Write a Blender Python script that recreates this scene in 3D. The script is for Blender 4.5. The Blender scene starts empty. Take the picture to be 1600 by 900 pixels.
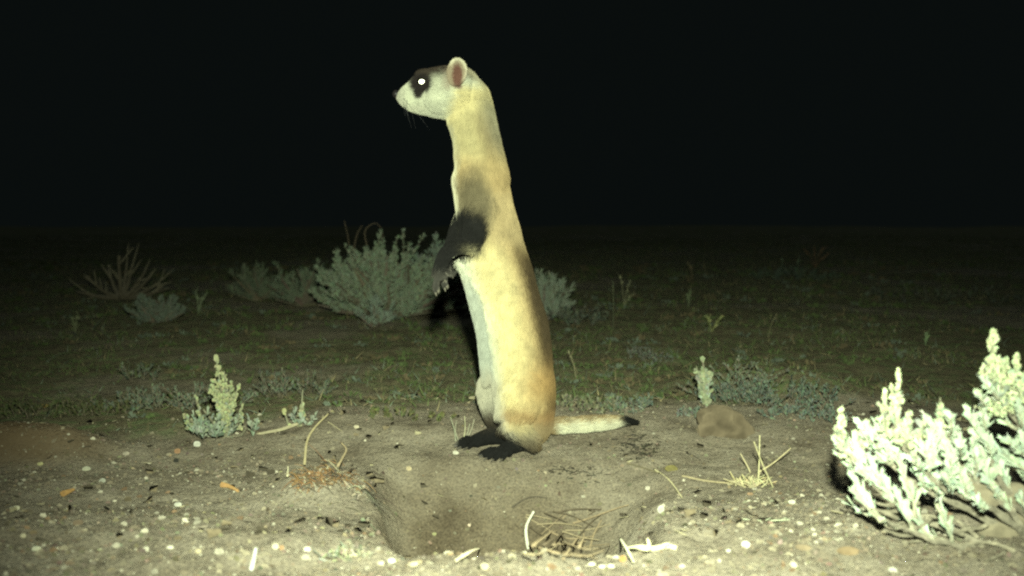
import bpy, math, random
import numpy as np
from mathutils import Vector, Matrix

rng = np.random.default_rng(7)
random.seed(7)
SC = bpy.context.scene
COL = SC.collection
PI = math.pi

# ------------------------------------------------------------------ camera
F_PX, CX, CY, CAM_H = 1716.0, 800.0, 450.0, 0.27      # pixels of the 1600 px wide photograph
PITCH = math.atan(100.0 / F_PX)
cam_d = bpy.data.cameras.new('camera')
cam = bpy.data.objects.new('camera', cam_d); COL.objects.link(cam)
cam.location = (0, 0, CAM_H)
cam.rotation_euler = (PI / 2 - PITCH, 0, 0)
cam_d.sensor_width = 36.0
cam_d.lens = 36.0 * F_PX / 1600.0
cam_d.clip_start = 0.02
cam_d.clip_end = 500.0
cam_d.dof.use_dof = True
cam_d.dof.focus_distance = 1.3
cam_d.dof.aperture_fstop = 8.0
SC.camera = cam

# ------------------------------------------------------------------ night sky
W = bpy.data.worlds.new('World'); SC.world = W; W.use_nodes = True
bg = W.node_tree.nodes['Background']
bg.inputs[0].default_value = (0.0029, 0.0042, 0.0040, 1)
bg.inputs[1].default_value = 1.0

# added dim fill from above, lifts the far ground to the sky's level
sd = bpy.data.lights.new('fill_sun', 'SUN'); sd.energy = 0.12; sd.angle = math.radians(8); sd.color = (0.75, 0.95, 1.0)
so = bpy.data.objects.new('fill_sun', sd); COL.objects.link(so)
so.rotation_euler = (math.radians(18), math.radians(-20), 0)

# the flash of the trail camera: sits beside the lens and lights the whole picture
FLASH = (0.011, -0.01, CAM_H + 0.085)
fd = bpy.data.lights.new('camera_flash', 'SPOT')
fd.energy = 140.0; fd.color = (0.90, 1.0, 0.76)
fd.spot_size = math.radians(66); fd.spot_blend = 1.0; fd.shadow_soft_size = 0.010
fo = bpy.data.objects.new('camera_flash', fd); COL.objects.link(fo)
fo.location = FLASH
fo.rotation_euler = (PI / 2 - math.radians(7.5), 0, math.radians(-1.5))

SC.view_settings.view_transform = 'Standard'
SC.view_settings.look = 'None'
SC.view_settings.exposure = 0.0
SC.view_settings.gamma = 1.0
SC.render.engine = 'CYCLES'
SC.cycles.filter_width = 2.3
SC.cycles.use_denoising = False
SC.cycles.max_bounces = 5
SC.cycles.diffuse_bounces = 3

# ------------------------------------------------------------------ helpers
FWD = np.array([0, math.cos(PITCH), -math.sin(PITCH)])
UPV = np.array([0, math.sin(PITCH), math.cos(PITCH)])
RGT = np.array([1.0, 0, 0])
CAMP = np.array([0, 0, CAM_H])

def ray(u, v):
    return FWD + RGT * ((u - CX) / F_PX) + UPV * ((CY - v) / F_PX)

def at(u, v, Y):
    d = ray(u, v)
    return CAMP + d * (Y / d[1])

def sstep(a, b, x):
    t = np.clip((x - a) / (b - a), 0, 1)
    return t * t * (3 - 2 * t)

def _h(ix, iy, iz, s):
    n = (ix.astype(np.int64) * 374761393 + iy.astype(np.int64) * 668265263 + iz.astype(np.int64) * 2147483647 + s * 974634777) & 0xffffffff
    n = ((n ^ (n >> 13)) * 1274126177) & 0xffffffff
    n = ((n ^ (n >> 16)) * 2246822519) & 0xffffffff
    return ((n ^ (n >> 15)) & 0xffffff) / float(0xffffff)

def vnoise(x, y, z=0.0, s=0):
    x = np.asarray(x, float); y = np.asarray(y, float) + 0 * x; z = np.asarray(z, float) + 0 * x
    ix, iy, iz = np.floor(x), np.floor(y), np.floor(z)
    fx, fy, fz = x - ix, y - iy, z - iz
    fx = fx * fx * (3 - 2 * fx); fy = fy * fy * (3 - 2 * fy); fz = fz * fz * (3 - 2 * fz)
    r = 0
    for dz in (0, 1):
        wz = fz if dz else 1 - fz
        if dz and not np.any(fz): continue
        for dy in (0, 1):
            wy = fy if dy else 1 - fy
            for dx in (0, 1):
                wx = fx if dx else 1 - fx
                r = r + wx * wy * wz * _h(ix + dx, iy + dy, iz + dz, s)
    return r * 2 - 1

def fbm(x, y, z=0.0, o=4, s=0):
    a, t = 1.0, 0
    for i in range(o):
        t = t + a * vnoise(np.asarray(x) * 2 ** i, np.asarray(y) * 2 ** i, np.asarray(z) * 2 ** i, s + i)
        a *= 0.5
    return t / 1.9

# ------------------------------------------------------------------ terrain height
def g(x, y, fine=True):
    x = np.asarray(x, float); y = np.asarray(y, float)
    z = 0.0 * x * y
    # burrow mound crest behind the animal
    z = z + 0.026 * np.exp(-((y - 1.44) / 0.17) ** 2) * np.exp(-((x - 0.02) / 0.5) ** 4)
    # near ground heaved up towards the camera
    edge = 1.02 + 0.10 * sstep(0.0, 0.35, x) + 0.05 * sstep(0, -0.3, x)
    z = z + 0.036 * sstep(edge, edge - 0.26, y)
    # wide undulation
    z = z + 0.05 * fbm(x * 0.35 + 3, y * 0.35, o=3, s=11) * sstep(1.8, 5, np.abs(y)) + 0.28 * fbm(x * 0.11 + 7, y * 0.11, o=3, s=13) * sstep(6, 24, np.abs(y)) + 0.012 * fbm(x * 1.7, y * 1.7, o=2, s=5) * sstep(1.5, 2.2, y)
    wx = x + 0.012 * vnoise(x * 22, y * 22, s=3); wy = y + 0.010 * fbm(x * 34, y * 34, o=3, s=4)
    A = sstep(0.768, 0.83, wy) * (1 - sstep(0.93, 1.235, wy)) ** 0.8
    lx = -0.098 - (wy - 0.76) * 0.13
    B = sstep(lx, lx + 0.045, wx) * (1 - sstep(0.015 + (wy - .76) * .1, 0.10 + (wy - .76) * 0.25, wx))
    hole = A * B
    z = z - 0.165 * hole
    # root-bound lump on the left lip of the hole
    z = z + 0.030 * np.exp(-(((x + 0.185) / 0.055) ** 2 + ((y - 1.06) / 0.055) ** 2)) * (1 - hole)
    # shallow scrape left of the lump
    z = z - 0.010 * np.exp(-(((x + 0.235) / 0.02) ** 2 + ((y - 0.97) / 0.05) ** 2))
    z = z - 0.022 * np.exp(-(((x + .1275) / 0.006) ** 2 + ((y - .792) / 0.008) ** 2) ** 2)
    # low hummock on the right behind the mound
    z = z + 0.045 * np.exp(-(((x - 0.42) / 0.14) ** 2 + ((y - 1.72) / 0.14) ** 2))
    z = z + 0.036 * np.exp(-(((x + 0.58) / 0.10) ** 2 + ((y - 1.27) / 0.055) ** 2) ** 1.4)
    if fine:
        k = 1 - 0.15 * hole
        z = z + 0.0075 * fbm(x * 9, y * 9, o=3, s=21) * k + 0.008 * fbm(x * 20, y * 15, o=3, s=27) * hole
        z = z - 0.0045 * np.clip(1 - np.abs(fbm(x * 16, y * 12, o=2, s=25)) * 7, 0, 1) * (0.4 + 0.6 * hole)
        z = z + 0.0050 * fbm(x * 42, y * 42, o=3, s=31) * (0.45 + 0.9 * sstep(1.05, 0.85, y) + 0.7 * sstep(1.4, 1.7, y)) * k
    return z

_ty = np.concatenate([np.arange(0.45, 2.5, 0.002), np.geomspace(2.5, 60, 1500)])
def ground(u, v):
    d = ray(u, v)
    X = d[0] / d[1] * _ty; Z = CAM_H + d[2] / d[1] * _ty
    G = g(X, _ty)
    k = np.argmax(Z <= G)
    if Z[k] > G[k]: k = len(_ty) - 1
    return np.array([X[k], _ty[k], G[k]])

def on(x, y):
    return np.array([x, y, float(g(x, y))])

# ------------------------------------------------------------------ mesh building
def tag(o, label=None, cat=None, group=None, kind=None):
    if label: o['label'] = label
    if cat: o['category'] = cat
    if group: o['group'] = group
    if kind: o['kind'] = kind
    return o

def raw_mesh(name, V, T, cols=None, smooth=False):
    me = bpy.data.meshes.new(name)
    V = np.asarray(V, np.float32); T = np.asarray(T, np.int32)
    k = T.shape[1]
    me.vertices.add(len(V)); me.vertices.foreach_set('co', V.ravel())
    me.loops.add(T.size); me.loops.foreach_set('vertex_index', T.ravel())
    me.polygons.add(len(T)); me.polygons.foreach_set('loop_start', np.arange(0, T.size, k, dtype=np.int32))
    me.update(calc_edges=True)
    if smooth: me.polygons.foreach_set('use_smooth', np.ones(len(T), bool))
    if cols is not None:
        c = np.ones((len(V), 4), np.float32); c[:, :3] = cols
        a = me.color_attributes.new('col', 'FLOAT_COLOR', 'POINT'); a.data.foreach_set('color', c.ravel())
    return me

def place(o, parent, origin):
    origin = Vector([float(c) for c in origin])
    if parent is not None:
        o.parent = parent
        p, off = parent, Vector((0, 0, 0))
        while p is not None:
            off += p.location; p = p.parent
        o.location = origin - off
    else:
        o.location = origin
    return o

def mk(name, V, T, mat, parent=None, origin=None, cols=None, smooth=False):
    V = np.asarray(V, float)
    if origin is None:
        if parent is not None:
            p, off = parent, Vector((0, 0, 0))
            while p is not None: off += p.location; p = p.parent
            origin = np.array(off)
        else: origin = np.array([V[:, 0].mean(), V[:, 1].mean(), V[:, 2].min()])
    me = raw_mesh(name, V - np.asarray(origin), T, cols, smooth)
    me.materials.append(mat)
    o = bpy.data.objects.new(name, me); COL.objects.link(o)
    return place(o, parent, origin)

def empty(name, loc):
    o = bpy.data.objects.new(name, None); COL.objects.link(o)
    o.location = [float(c) for c in loc]; o.empty_display_size = 0.02
    return o

class MB:
    """collects triangles, with a colour per vertex"""
    def __init__(s): s.V, s.T, s.C, s.n = [], [], [], 0
    def add(s, V, T, c):
        V = np.asarray(V, float); T = np.asarray(T, int)
        if T.shape[1] == 4: T = np.concatenate([T[:, [0, 1, 2]], T[:, [0, 2, 3]]])
        s.V.append(V); s.T.append(T + s.n); s.C.append(np.zeros((len(V), 3)) + np.asarray(c)); s.n += len(V)
    def inst(s, tv, tt, M, P, c):
        """tv template verts, M (N,3,3), P (N,3), c (N,3)"""
        M = np.asarray(M); P = np.asarray(P); N = len(P)
        if N == 0: return
        V = np.einsum('nij,kj->nki', M, tv) + P[:, None, :]
        T = (tt[None] + (np.arange(N) * len(tv))[:, None, None]).reshape(-1, 3)
        C = np.repeat(np.asarray(c)[:, None, :], len(tv), 1).reshape(-1, 3)
        s.add(V.reshape(-1, 3), T, C)
    def tube(s, pts, rad, c, n=6, cap=True):
        V, T = tube(pts, rad, n, cap); s.add(V, T, c)
    def build(s, name, mat, parent=None, origin=None, smooth=False):
        return mk(name, np.concatenate(s.V), np.concatenate(s.T), mat, parent, origin, np.concatenate(s.C), smooth)

def frame(d):
    d = np.asarray(d, float); d = d / (np.linalg.norm(d) + 1e-12)
    a = np.array([0, 1.0, 0]) if abs(d[1]) < 0.9 else np.array([1.0, 0, 0])
    x = np.cross(a, d); x /= np.linalg.norm(x)
    return x, np.cross(d, x), d

def frames(D):
    D = D / (np.linalg.norm(D, axis=1, keepdims=True) + 1e-12)
    a = np.where(np.abs(D[:, 1:2]) < 0.9, np.array([[0, 1.0, 0]]), np.array([[1.0, 0, 0]]))
    X = np.cross(a, D); X /= np.linalg.norm(X, axis=1, keepdims=True)
    return X, np.cross(D, X), D

def tube(pts, rad, n=6, cap=True):
    pts = np.asarray(pts, float); m = len(pts)
    rad = np.zeros(m) + np.asarray(rad)
    tg = np.gradient(pts, axis=0)
    V = []
    for i in range(m):
        x, y, _ = frame(tg[i])
        for k in range(n):
            a = 2 * PI * k / n
            V.append(pts[i] + rad[i] * (math.cos(a) * x + math.sin(a) * y))
    T = []
    for i in range(m - 1):
        for k in range(n):
            a, b = i * n + k, i * n + (k + 1) % n
            T += [(a, b, b + n), (a, b + n, a + n)]
    if cap:
        V += [pts[0], pts[-1]]; c0 = m * n; c1 = c0 + 1
        for k in range(n):
            T += [(c0, (k + 1) % n, k), (c1, (m - 1) * n + k, (m - 1) * n + (k + 1) % n)]
    return np.array(V), np.array(T)

def spline(P, n):
    P = np.asarray(P, float)
    if len(P) == 2: return P[0] + (P[1] - P[0]) * np.linspace(0, 1, n)[:, None]
    Q = np.vstack([2 * P[0] - P[1], P, 2 * P[-1] - P[-2]])
    out = []
    for t in np.linspace(0, len(P) - 1 - 1e-9, n):
        i = int(t); f = t - i
        a, b, c, d = Q[i], Q[i + 1], Q[i + 2], Q[i + 3]
        out.append(0.5 * ((2 * b) + (-a + c) * f + (2 * a - 5 * b + 4 * c - d) * f * f + (-a + 3 * b - 3 * c + d) * f ** 3))
    return np.array(out)

# ------------------------------------------------------------------ materials
def mat_attr(name, rough=0.9, nscale=200, namt=0.25, bump=0.0, spec=0.2, trans=0.0, bscale=None):
    m = bpy.data.materials.new(name); m.use_nodes = True; nt = m.node_tree; N = nt.nodes; L = nt.links
    b = N['Principled BSDF']
    at_ = N.new('ShaderNodeAttribute'); at_.attribute_name = 'col'
    tc = N.new('ShaderNodeTexCoord')
    nz = N.new('ShaderNodeTexNoise'); nz.inputs['Scale'].default_value = nscale; nz.inputs['Detail'].default_value = 3
    L.new(tc.outputs['Object'], nz.inputs['Vector'])
    mr = N.new('ShaderNodeMapRange'); mr.inputs[1].default_value = 0.3; mr.inputs[2].default_value = 0.7
    mr.inputs[3].default_value = 1 - namt; mr.inputs[4].default_value = 1 + namt
    L.new(nz.outputs['Fac'], mr.inputs[0])
    mx = N.new('ShaderNodeVectorMath'); mx.operation = 'SCALE'
    L.new(at_.outputs['Color'], mx.inputs[0]); L.new(mr.outputs[0], mx.inputs['Scale'])
    L.new(mx.outputs[0], b.inputs['Base Color'])
    b.inputs['Roughness'].default_value = rough
    b.inputs['Specular IOR Level'].default_value = spec
    b.inputs['Diffuse Roughness'].default_value = 1.0
    if bump:
        bp = N.new('ShaderNodeBump'); bp.inputs['Strength'].default_value = 1.0; bp.inputs['Distance'].default_value = bump
        n2 = N.new('ShaderNodeTexNoise'); n2.inputs['Scale'].default_value = bscale or nscale * 2; n2.inputs['Detail'].default_value = 4
        L.new(tc.outputs['Object'], n2.inputs['Vector']); L.new(n2.outputs['Fac'], bp.inputs['Height'])
        L.new(bp.outputs[0], b.inputs['Normal'])
    return m

def mat_dirt():
    m = bpy.data.materials.new('dirt'); m.use_nodes = True; nt = m.node_tree; N = nt.nodes; L = nt.links
    b = N['Principled BSDF']; b.inputs['Roughness'].default_value = 0.95
    b.inputs['Specular IOR Level'].default_value = 0.1; b.inputs['Diffuse Roughness'].default_value = 1.0
    tc = N.new('ShaderNodeTexCoord')
    def noise(sc, det=4, rough=0.6):
        n = N.new('ShaderNodeTexNoise'); n.inputs['Scale'].default_value = sc; n.inputs['Detail'].default_value = det
        n.inputs['Roughness'].default_value = rough; L.new(tc.outputs['Object'], n.inputs['Vector']); return n
    def ramp(src, stops):
        r = N.new('ShaderNodeValToRGB'); L.new(src, r.inputs[0]); e = r.color_ramp.elements
        e[0].position, e[0].color = stops[0][0], (*stops[0][1], 1); e[1].position, e[1].color = stops[-1][0], (*stops[-1][1], 1)
        for p, c in stops[1:-1]:
            k = e.new(p); k.color = (*c, 1)
        return r
    def mix(f, a, bb, t='MIX'):
        x = N.new('ShaderNodeMix'); x.data_type = 'RGBA'; x.blend_type = t
        if isinstance(f, float): x.inputs[0].default_value = f
        else: L.new(f, x.inputs[0])
        L.new(a, x.inputs[6]); L.new(bb, x.inputs[7]); return x.outputs[2]
    soil = ramp(noise(19, 8).outputs['Fac'], [(0.3, (0.150, 0.128, 0.092)), (0.5, (0.245, 0.217, 0.160)), (0.72, (0.32, 0.29, 0.22))])
    grain = ramp(noise(420, 3, 0.7).outputs['Fac'], [(0.32, (0.55, 0.52, 0.5)), (0.5, (1, 1, 1)), (0.68, (1.35, 1.3, 1.2))])
    s = mix(1.0, soil.outputs[0], grain.outputs[0], 'MULTIPLY')
    vg = ramp(noise(34, 5).outputs['Fac'], [(0.32, (0.11, 0.092, 0.060)), (0.5, (0.17, 0.155, 0.090)), (0.62, (0.13, 0.165, 0.075)), (0.75, (0.21, 0.22, 0.13))])
    v = mix(1.0, vg.outputs[0], grain.outputs[0], 'MULTIPLY')
    at_ = N.new('ShaderNodeAttribute'); at_.attribute_name = 'col'
    sp = N.new('ShaderNodeSeparateColor'); L.new(at_.outputs['Color'], sp.inputs[0])
    c = mix(sp.outputs[0], s, v)
    brown = N.new('ShaderNodeRGB'); brown.outputs[0].default_value = (0.17, 0.12, 0.065, 1)
    c = mix(sp.outputs[1], c, brown.outputs[0])
    shade_tint = N.new('ShaderNodeRGB'); shade_tint.outputs[0].default_value = (0.60, 0.56, 0.50, 1)  # multiplied into the soil colour to paint the shade of the pit
    dm = mix(1.0, c, shade_tint.outputs[0], 'MULTIPLY')
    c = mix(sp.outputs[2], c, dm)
    L.new(c, b.inputs['Base Color'])
    bp = N.new('ShaderNodeBump'); bp.inputs['Distance'].default_value = 0.007; bp.inputs['Strength'].default_value = 0.8
    vo = N.new('ShaderNodeTexVoronoi'); vo.inputs['Scale'].default_value = 260; L.new(tc.outputs['Object'], vo.inputs['Vector'])
    ad = N.new('ShaderNodeMath'); ad.operation = 'MULTIPLY_ADD'; ad.inputs[1].default_value = -0.35
    L.new(vo.outputs['Distance'], ad.inputs[0]); L.new(noise(120, 6, 0.65).outputs['Fac'], ad.inputs[2])
    L.new(ad.outputs[0], bp.inputs['Height']); L.new(bp.outputs[0], b.inputs['Normal'])
    return m

M_dirt = mat_dirt()
M_stone = mat_attr('stone', 0.8, 300, 0.25, 0.0006, 0.3)
M_leaf = mat_attr('sage_leaf', 0.8, 150, 0.2, 0, 0.25)
M_bark = mat_attr('bark', 0.95, 220, 0.45, 0.0015, 0.1)
M_straw = mat_attr('straw', 0.7, 300, 0.2, 0, 0.3)
M_grass = mat_attr('grass', 0.8, 60, 0.3, 0, 0.2)
M_skin = mat_attr('ferret_skin', 0.9, 400, 0.1, 0.0004, 0.15)
M_fur = mat_attr('ferret_fur', 0.8, 90, 0.14, 0, 0.03)
M_clod = mat_attr('soil_clod', 0.95, 90, 0.3, 0.0012, 0.1)

# ------------------------------------------------------------------ ground sheet
def bare_mask(x, y):
    """0 on the bare diggings, 1 on the vegetated plain"""
    e = 1.50 - 0.16 * sstep(-0.1, -0.5, x) - 0.12 * sstep(-0.45, -0.8, x) + 0.10 * sstep(0.25, 0.6, x)
    n = 0.10 * fbm(x * 6, y * 6, o=3, s=41)
    r = sstep(e - 0.05, e + 0.09, y + n)
    p = sstep(0.15, 0.35, fbm(x * 2.2 + 9, y * 2.2, o=3, s=47))
    return r * (1 - 0.6 * p * sstep(1.5, 1.7, y))

def build_ground():
    nx, ny, a = 900, 900, 6.8
    b = 90 / math.sinh(a)
    X = np.sinh(a * np.linspace(-1, 1, nx)) * b
    Yv = 1.15 + np.sinh(a * np.linspace(-1, 1, ny)) * b
    x, y = np.meshgrid(X, Yv)
    z = g(x, y)
    V = np.stack([x, y, z], -1).reshape(-1, 3)
    i = (np.arange(ny - 1)[:, None] * nx + np.arange(nx - 1)[None]).ravel()
    T = np.stack([i, i + 1, i + nx + 1, i + nx], 1)
    veg = bare_mask(x, y)
    brown = 0.85 * np.exp(-(((x + 0.58) / 0.115) ** 2 + ((y - 1.25) / 0.065) ** 2) ** 2)
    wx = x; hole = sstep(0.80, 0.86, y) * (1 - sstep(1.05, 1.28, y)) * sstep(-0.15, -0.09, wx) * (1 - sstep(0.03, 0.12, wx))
    shade_tint = np.clip(1.0 * hole + 0.25 * sstep(1.04, 1.14, y) * (1 - veg), 0, 1)  # gloom of the pit painted into the soil; bare ground behind slightly darker
    C = np.stack([veg, brown, shade_tint], -1).reshape(-1, 3)
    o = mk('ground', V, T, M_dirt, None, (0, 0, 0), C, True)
    tag(o, 'bare sandy diggings around a burrow running back into dark scrubby plain', 'ground', kind='structure')
build_ground()

# ------------------------------------------------------------------ templates
def ico_rock(sub=1, seed=0, sq=(1, 1, .6), rough=.25):
    t = (1 + 5 ** .5) / 2
    V = np.array([(-1, t, 0), (1, t, 0), (-1, -t, 0), (1, -t, 0), (0, -1, t), (0, 1, t), (0, -1, -t), (0, 1, -t), (t, 0, -1), (t, 0, 1), (-t, 0, -1), (-t, 0, 1)], float)
    T = [(0, 11, 5), (0, 5, 1), (0, 1, 7), (0, 7, 10), (0, 10, 11), (1, 5, 9), (5, 11, 4), (11, 10, 2), (10, 7, 6), (7, 1, 8), (3, 9, 4), (3, 4, 2), (3, 2, 6), (3, 6, 8), (3, 8, 9), (4, 9, 5), (2, 4, 11), (6, 2, 10), (8, 6, 7), (9, 8, 1)]
    V /= np.linalg.norm(V[0]); V = list(map(tuple, V))
    for _ in range(sub):
        mid, T2 = {}, []
        def m(i, j):
            k = (min(i, j), max(i, j))
            if k not in mid:
                p = (np.array(V[i]) + np.array(V[j])) / 2; p /= np.linalg.norm(p); V.append(tuple(p)); mid[k] = len(V) - 1
            return mid[k]
        for a, b, c in T:
            ab, bc, ca = m(a, b), m(b, c), m(c, a)
            T2 += [(a, ab, ca), (b, bc, ab), (c, ca, bc), (ab, bc, ca)]
        T = T2
    V = np.array(V)
    r = 1 + rough * fbm(V[:, 0] * 1.6 + seed * 7, V[:, 1] * 1.6, V[:, 2] * 1.6, o=2, s=seed)
    return V * r[:, None] * np.array(sq), np.array(T)

# sage leaf: wedge with three blunt teeth, long axis +z, slightly cupped
LEAF_V = np.array([(0, 0, 0), (-.10, .02, .35), (.10, .02, .35), (0, -.03, .45), (-.21, .07, .86), (-.09, .0, .80), (0, -.02, 1.0), (.09, .0, .80), (.21, .07, .86)], float)
LEAF_T = np.array([(0, 3, 1), (0, 2, 3), (1, 3, 5), (1, 5, 4), (3, 7, 5), (5, 7, 6), (2, 7, 3), (2, 8, 7)])
NARROW_V = np.array([(0, 0, 0), (-.06, .02, .4), (.06, .02, .4), (-.05, .05, .8), (.05, .05, .8), (0, .1, 1.0)], float)
NARROW_T = np.array([(0, 2, 1), (1, 2, 4), (1, 4, 3), (3, 4, 5)])
BUD_V, BUD_T = ico_rock(0, 3, (.75, .75, 1.5), .5)
BLADE_V = np.array([(-.5, 0, 0), (.5, 0, 0), (-.35, .10, .45), (.35, .10, .45), (0, .32, 1.0)], float)
BLADE_T = np.array([(0, 1, 3), (0, 3, 2), (2, 3, 4)])

def orient(D, size, roll=None, wid=1.0):
    """matrices whose z axis is D, uniform scale size, width scale wid"""
    N = len(D); X, Yx, Z = frames(np.asarray(D, float))
    if roll is None: roll = rng.uniform(0, 2 * PI, N)
    c, s = np.cos(roll)[:, None], np.sin(roll)[:, None]
    A = X * c + Yx * s; B = -X * s + Yx * c
    size = np.zeros(N) + size; wid = np.zeros(N) + wid
    return np.stack([A * (size * wid)[:, None], B * size[:, None], Z * size[:, None]], -1)

def jitcol(c, N, a=.2):
    c = np.asarray(c, float)
    return np.clip(c[None] * (1 + rng.normal(0, a, (N, 1))) * (1 + rng.normal(0, a * .25, (N, 3))), 0.004, 0.9)

# ------------------------------------------------------------------ the ferret
YF = 1.285                                         # its distance from the camera
def S(px): return px * YF / F_PX                   # photograph pixels to metres at that distance
def fp(u, v, dy=0.0):
    p = at(u, v, YF); p[1] += dy; return p

tubes = []      # (points (n,3), rx (n), ry (n) depth) for flow field
MBf = MB()
def ell_tube(pts, rw, rd, n=20, reg=True, samples=None, hor=False, name=''):
    """closed tube; rw radius in the picture plane, rd radius in depth"""
    pts = np.asarray(pts, float); rw = np.zeros(len(pts)) + rw; rd = np.zeros(len(pts)) + rd
    if samples:
        q = spline(np.column_stack([pts, rw, rd]), samples); pts, rw, rd = q[:, :3], q[:, 3], q[:, 4]
    m = len(pts); tg = np.gradient(pts, axis=0); V = []
    for i in range(m):
        t = tg[i] / np.linalg.norm(tg[i])
        if hor: t = np.array([0, 0, 1.0 if t[2] > 0 else -1.0])
        dp = np.array([0, 1.0, 0]); w = np.cross(dp, t); w /= np.linalg.norm(w); dp = np.cross(t, w)
        for k in range(n):
            a = 2 * PI * k / n
            V.append(pts[i] + rw[i] * math.cos(a) * w + rd[i] * math.sin(a) * dp)
    T = []
    for i in range(m - 1):
        for k in range(n):
            a, b = i * n + k, i * n + (k + 1) % n
            T += [(a, b, b + n), (a, b + n, a + n)]
    t0 = tg[0] / np.linalg.norm(tg[0]); t1 = tg[-1] / np.linalg.norm(tg[-1])
    V += [pts[0] - t0 * rw[0] * .45, pts[-1] + t1 * rw[-1] * .45]
    for k in range(n):
        T += [(m * n, (k + 1) % n, k), (m * n + 1, (m - 1) * n + k, (m - 1) * n + (k + 1) % n)]
    MBf.add(V, T, (1, 1, 1))
    if reg: tubes.append((pts, rw, rd, tg / np.linalg.norm(tg, axis=1, keepdims=True), name))

# torso and neck: (v, left, right) outline in photograph pixels
OUT = [(108, 716, 734), (114, 710, 742), (122, 705, 749), (132, 701, 758), (144, 698, 766), (164, 695, 772), (186, 694, 777), (200, 699, 780), (218, 704, 784),
       (240, 707, 789), (260, 709, 794), (274, 706, 797), (288, 706, 797.5), (310, 709, 801), (332, 712, 806), (350, 714, 811), (368, 715, 816),
       (396, 717, 825), (420, 724, 833), (448, 734, 840), (470, 743, 847), (492, 750, 854), (516, 756, 859), (543, 760, 863), (575, 763, 866),
       (601, 764, 869), (628, 768, 869), (650, 774, 867), (668, 784, 864), (682, 797, 857), (692, 813, 846)]
INS = 3.0
tp, rw, rd = [], [], []
for v, l, r in OUT:
    tp.append(fp((l + r) / 2, v)); hw = S((r - l) / 2 - INS); rw.append(hw)
    k = np.interp(v, [108, 180, 260, 330, 420, 520, 600, 692], [0.95, .80, .72, .80, .80, .84, .84, .85])
    rd.append(hw * k)
ell_tube(tp, rw, rd, 32, samples=90, hor=True, name='torso')
# belly skin and far flank showing past the near flank
ell_tube([fp(724, 408, .012), fp(735, 440, .016), fp(746, 480, .02), fp(755, 520, .022), fp(760, 560, .022), fp(764, 600, .02)], S(11), .022, 16, samples=20, name='belly')
# head
HD = [(619, 143, 153, 4.6), (624, 138.5, 161, 8.5), (634, 131, 170, 13), (643, 125, 176, 16.5), (652, 118.5, 180, 19.5), (664, 111, 183, 23), (680, 105.5, 185, 27), (697, 103, 187, 28.5), (714, 104, 188, 28), (732, 110, 186, 26)]
ell_tube([fp(u, (a + b) / 2) for u, a, b, w in HD], [S((b - a) / 2 - 1.5) for u, a, b, w in HD], [w * 1e-3 - .001 for u, a, b, w in HD], 28, samples=44, name='head')
# brow and cheek swell
def blob(c, r, seg=1):
    V, T = ico_rock(3, 1, (1, 1, 1), 0); MBf.add(V * np.array(r) + c, T, (1, 1, 1))
for sgn in (-1, 1):
    blob(fp(690, 155, sgn * .016), (.022, .016, .018))
    blob(fp(640, 157, sgn * .006), (.012, .0095, .009))
    blob(fp(668, 120, sgn * .013), (.014, .007, .007))
# ears: cupped shells
def ear(sgn):
    c = fp(717, 119, sgn * .0318)
    n = np.array([-0.42, sgn * 0.90, 0.05]); n /= np.linalg.norm(n)
    up = np.array([0.12, 0, 1.0]); up -= n * up.dot(n); up /= np.linalg.norm(up); sd_ = np.cross(up, n)
    V = []; T = []; nr, na = 9, 28
    for shell in (0, 1):
        for i in range(nr):
            r = i / (nr - 1)
            for k in range(na):
                a = 2 * PI * k / na
                cup = (.0065 * r * r - .0022) if shell == 0 else (.0075 * r * r - .0075 + .0028 * r ** 6)
                rr = r * (1.0 if shell == 0 else 1.02)
                V.append(c + up * (math.sin(a) * rr * .0155) + sd_ * (math.cos(a) * rr * (.0125)) + n * cup)
    for i in range(nr - 1):
        for k in range(na):
            a, b = i * na + k, i * na + (k + 1) % na
            T += [(a, b, b + na), (a, b + na, a + na)]
            o = nr * na
            T += [(a + o, b + na + o, b + o), (a + o, a + na + o, b + na + o)]
    for k in range(na):
        a, b = (nr - 1) * na + k, (nr - 1) * na + (k + 1) % na; o = nr * na
        T += [(a, b, b + o), (a, b + o, a + o)]
    MBf.add(V, T, (1, 1, 1))
for s_ in (-1, 1): ear(s_)
# near arm
ell_tube([fp(762, 300, -.008), fp(753, 335, -.024), fp(744, 362, -.036), fp(738, 382, -.040)], [S(24), S(22), S(19), S(14)], [.012, .013, .012, .010], 18, samples=14, name='arm')
ell_tube([fp(742, 384, -.040), fp(722, 383, -.044), fp(706, 391, -.048), fp(697, 404, -.050), fp(692, 417, -.050)], [S(12), S(12), S(11), S(9.5), S(8)], [.010, .009, .008, .006, .0055], 16, samples=16, name='arm')
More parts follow.
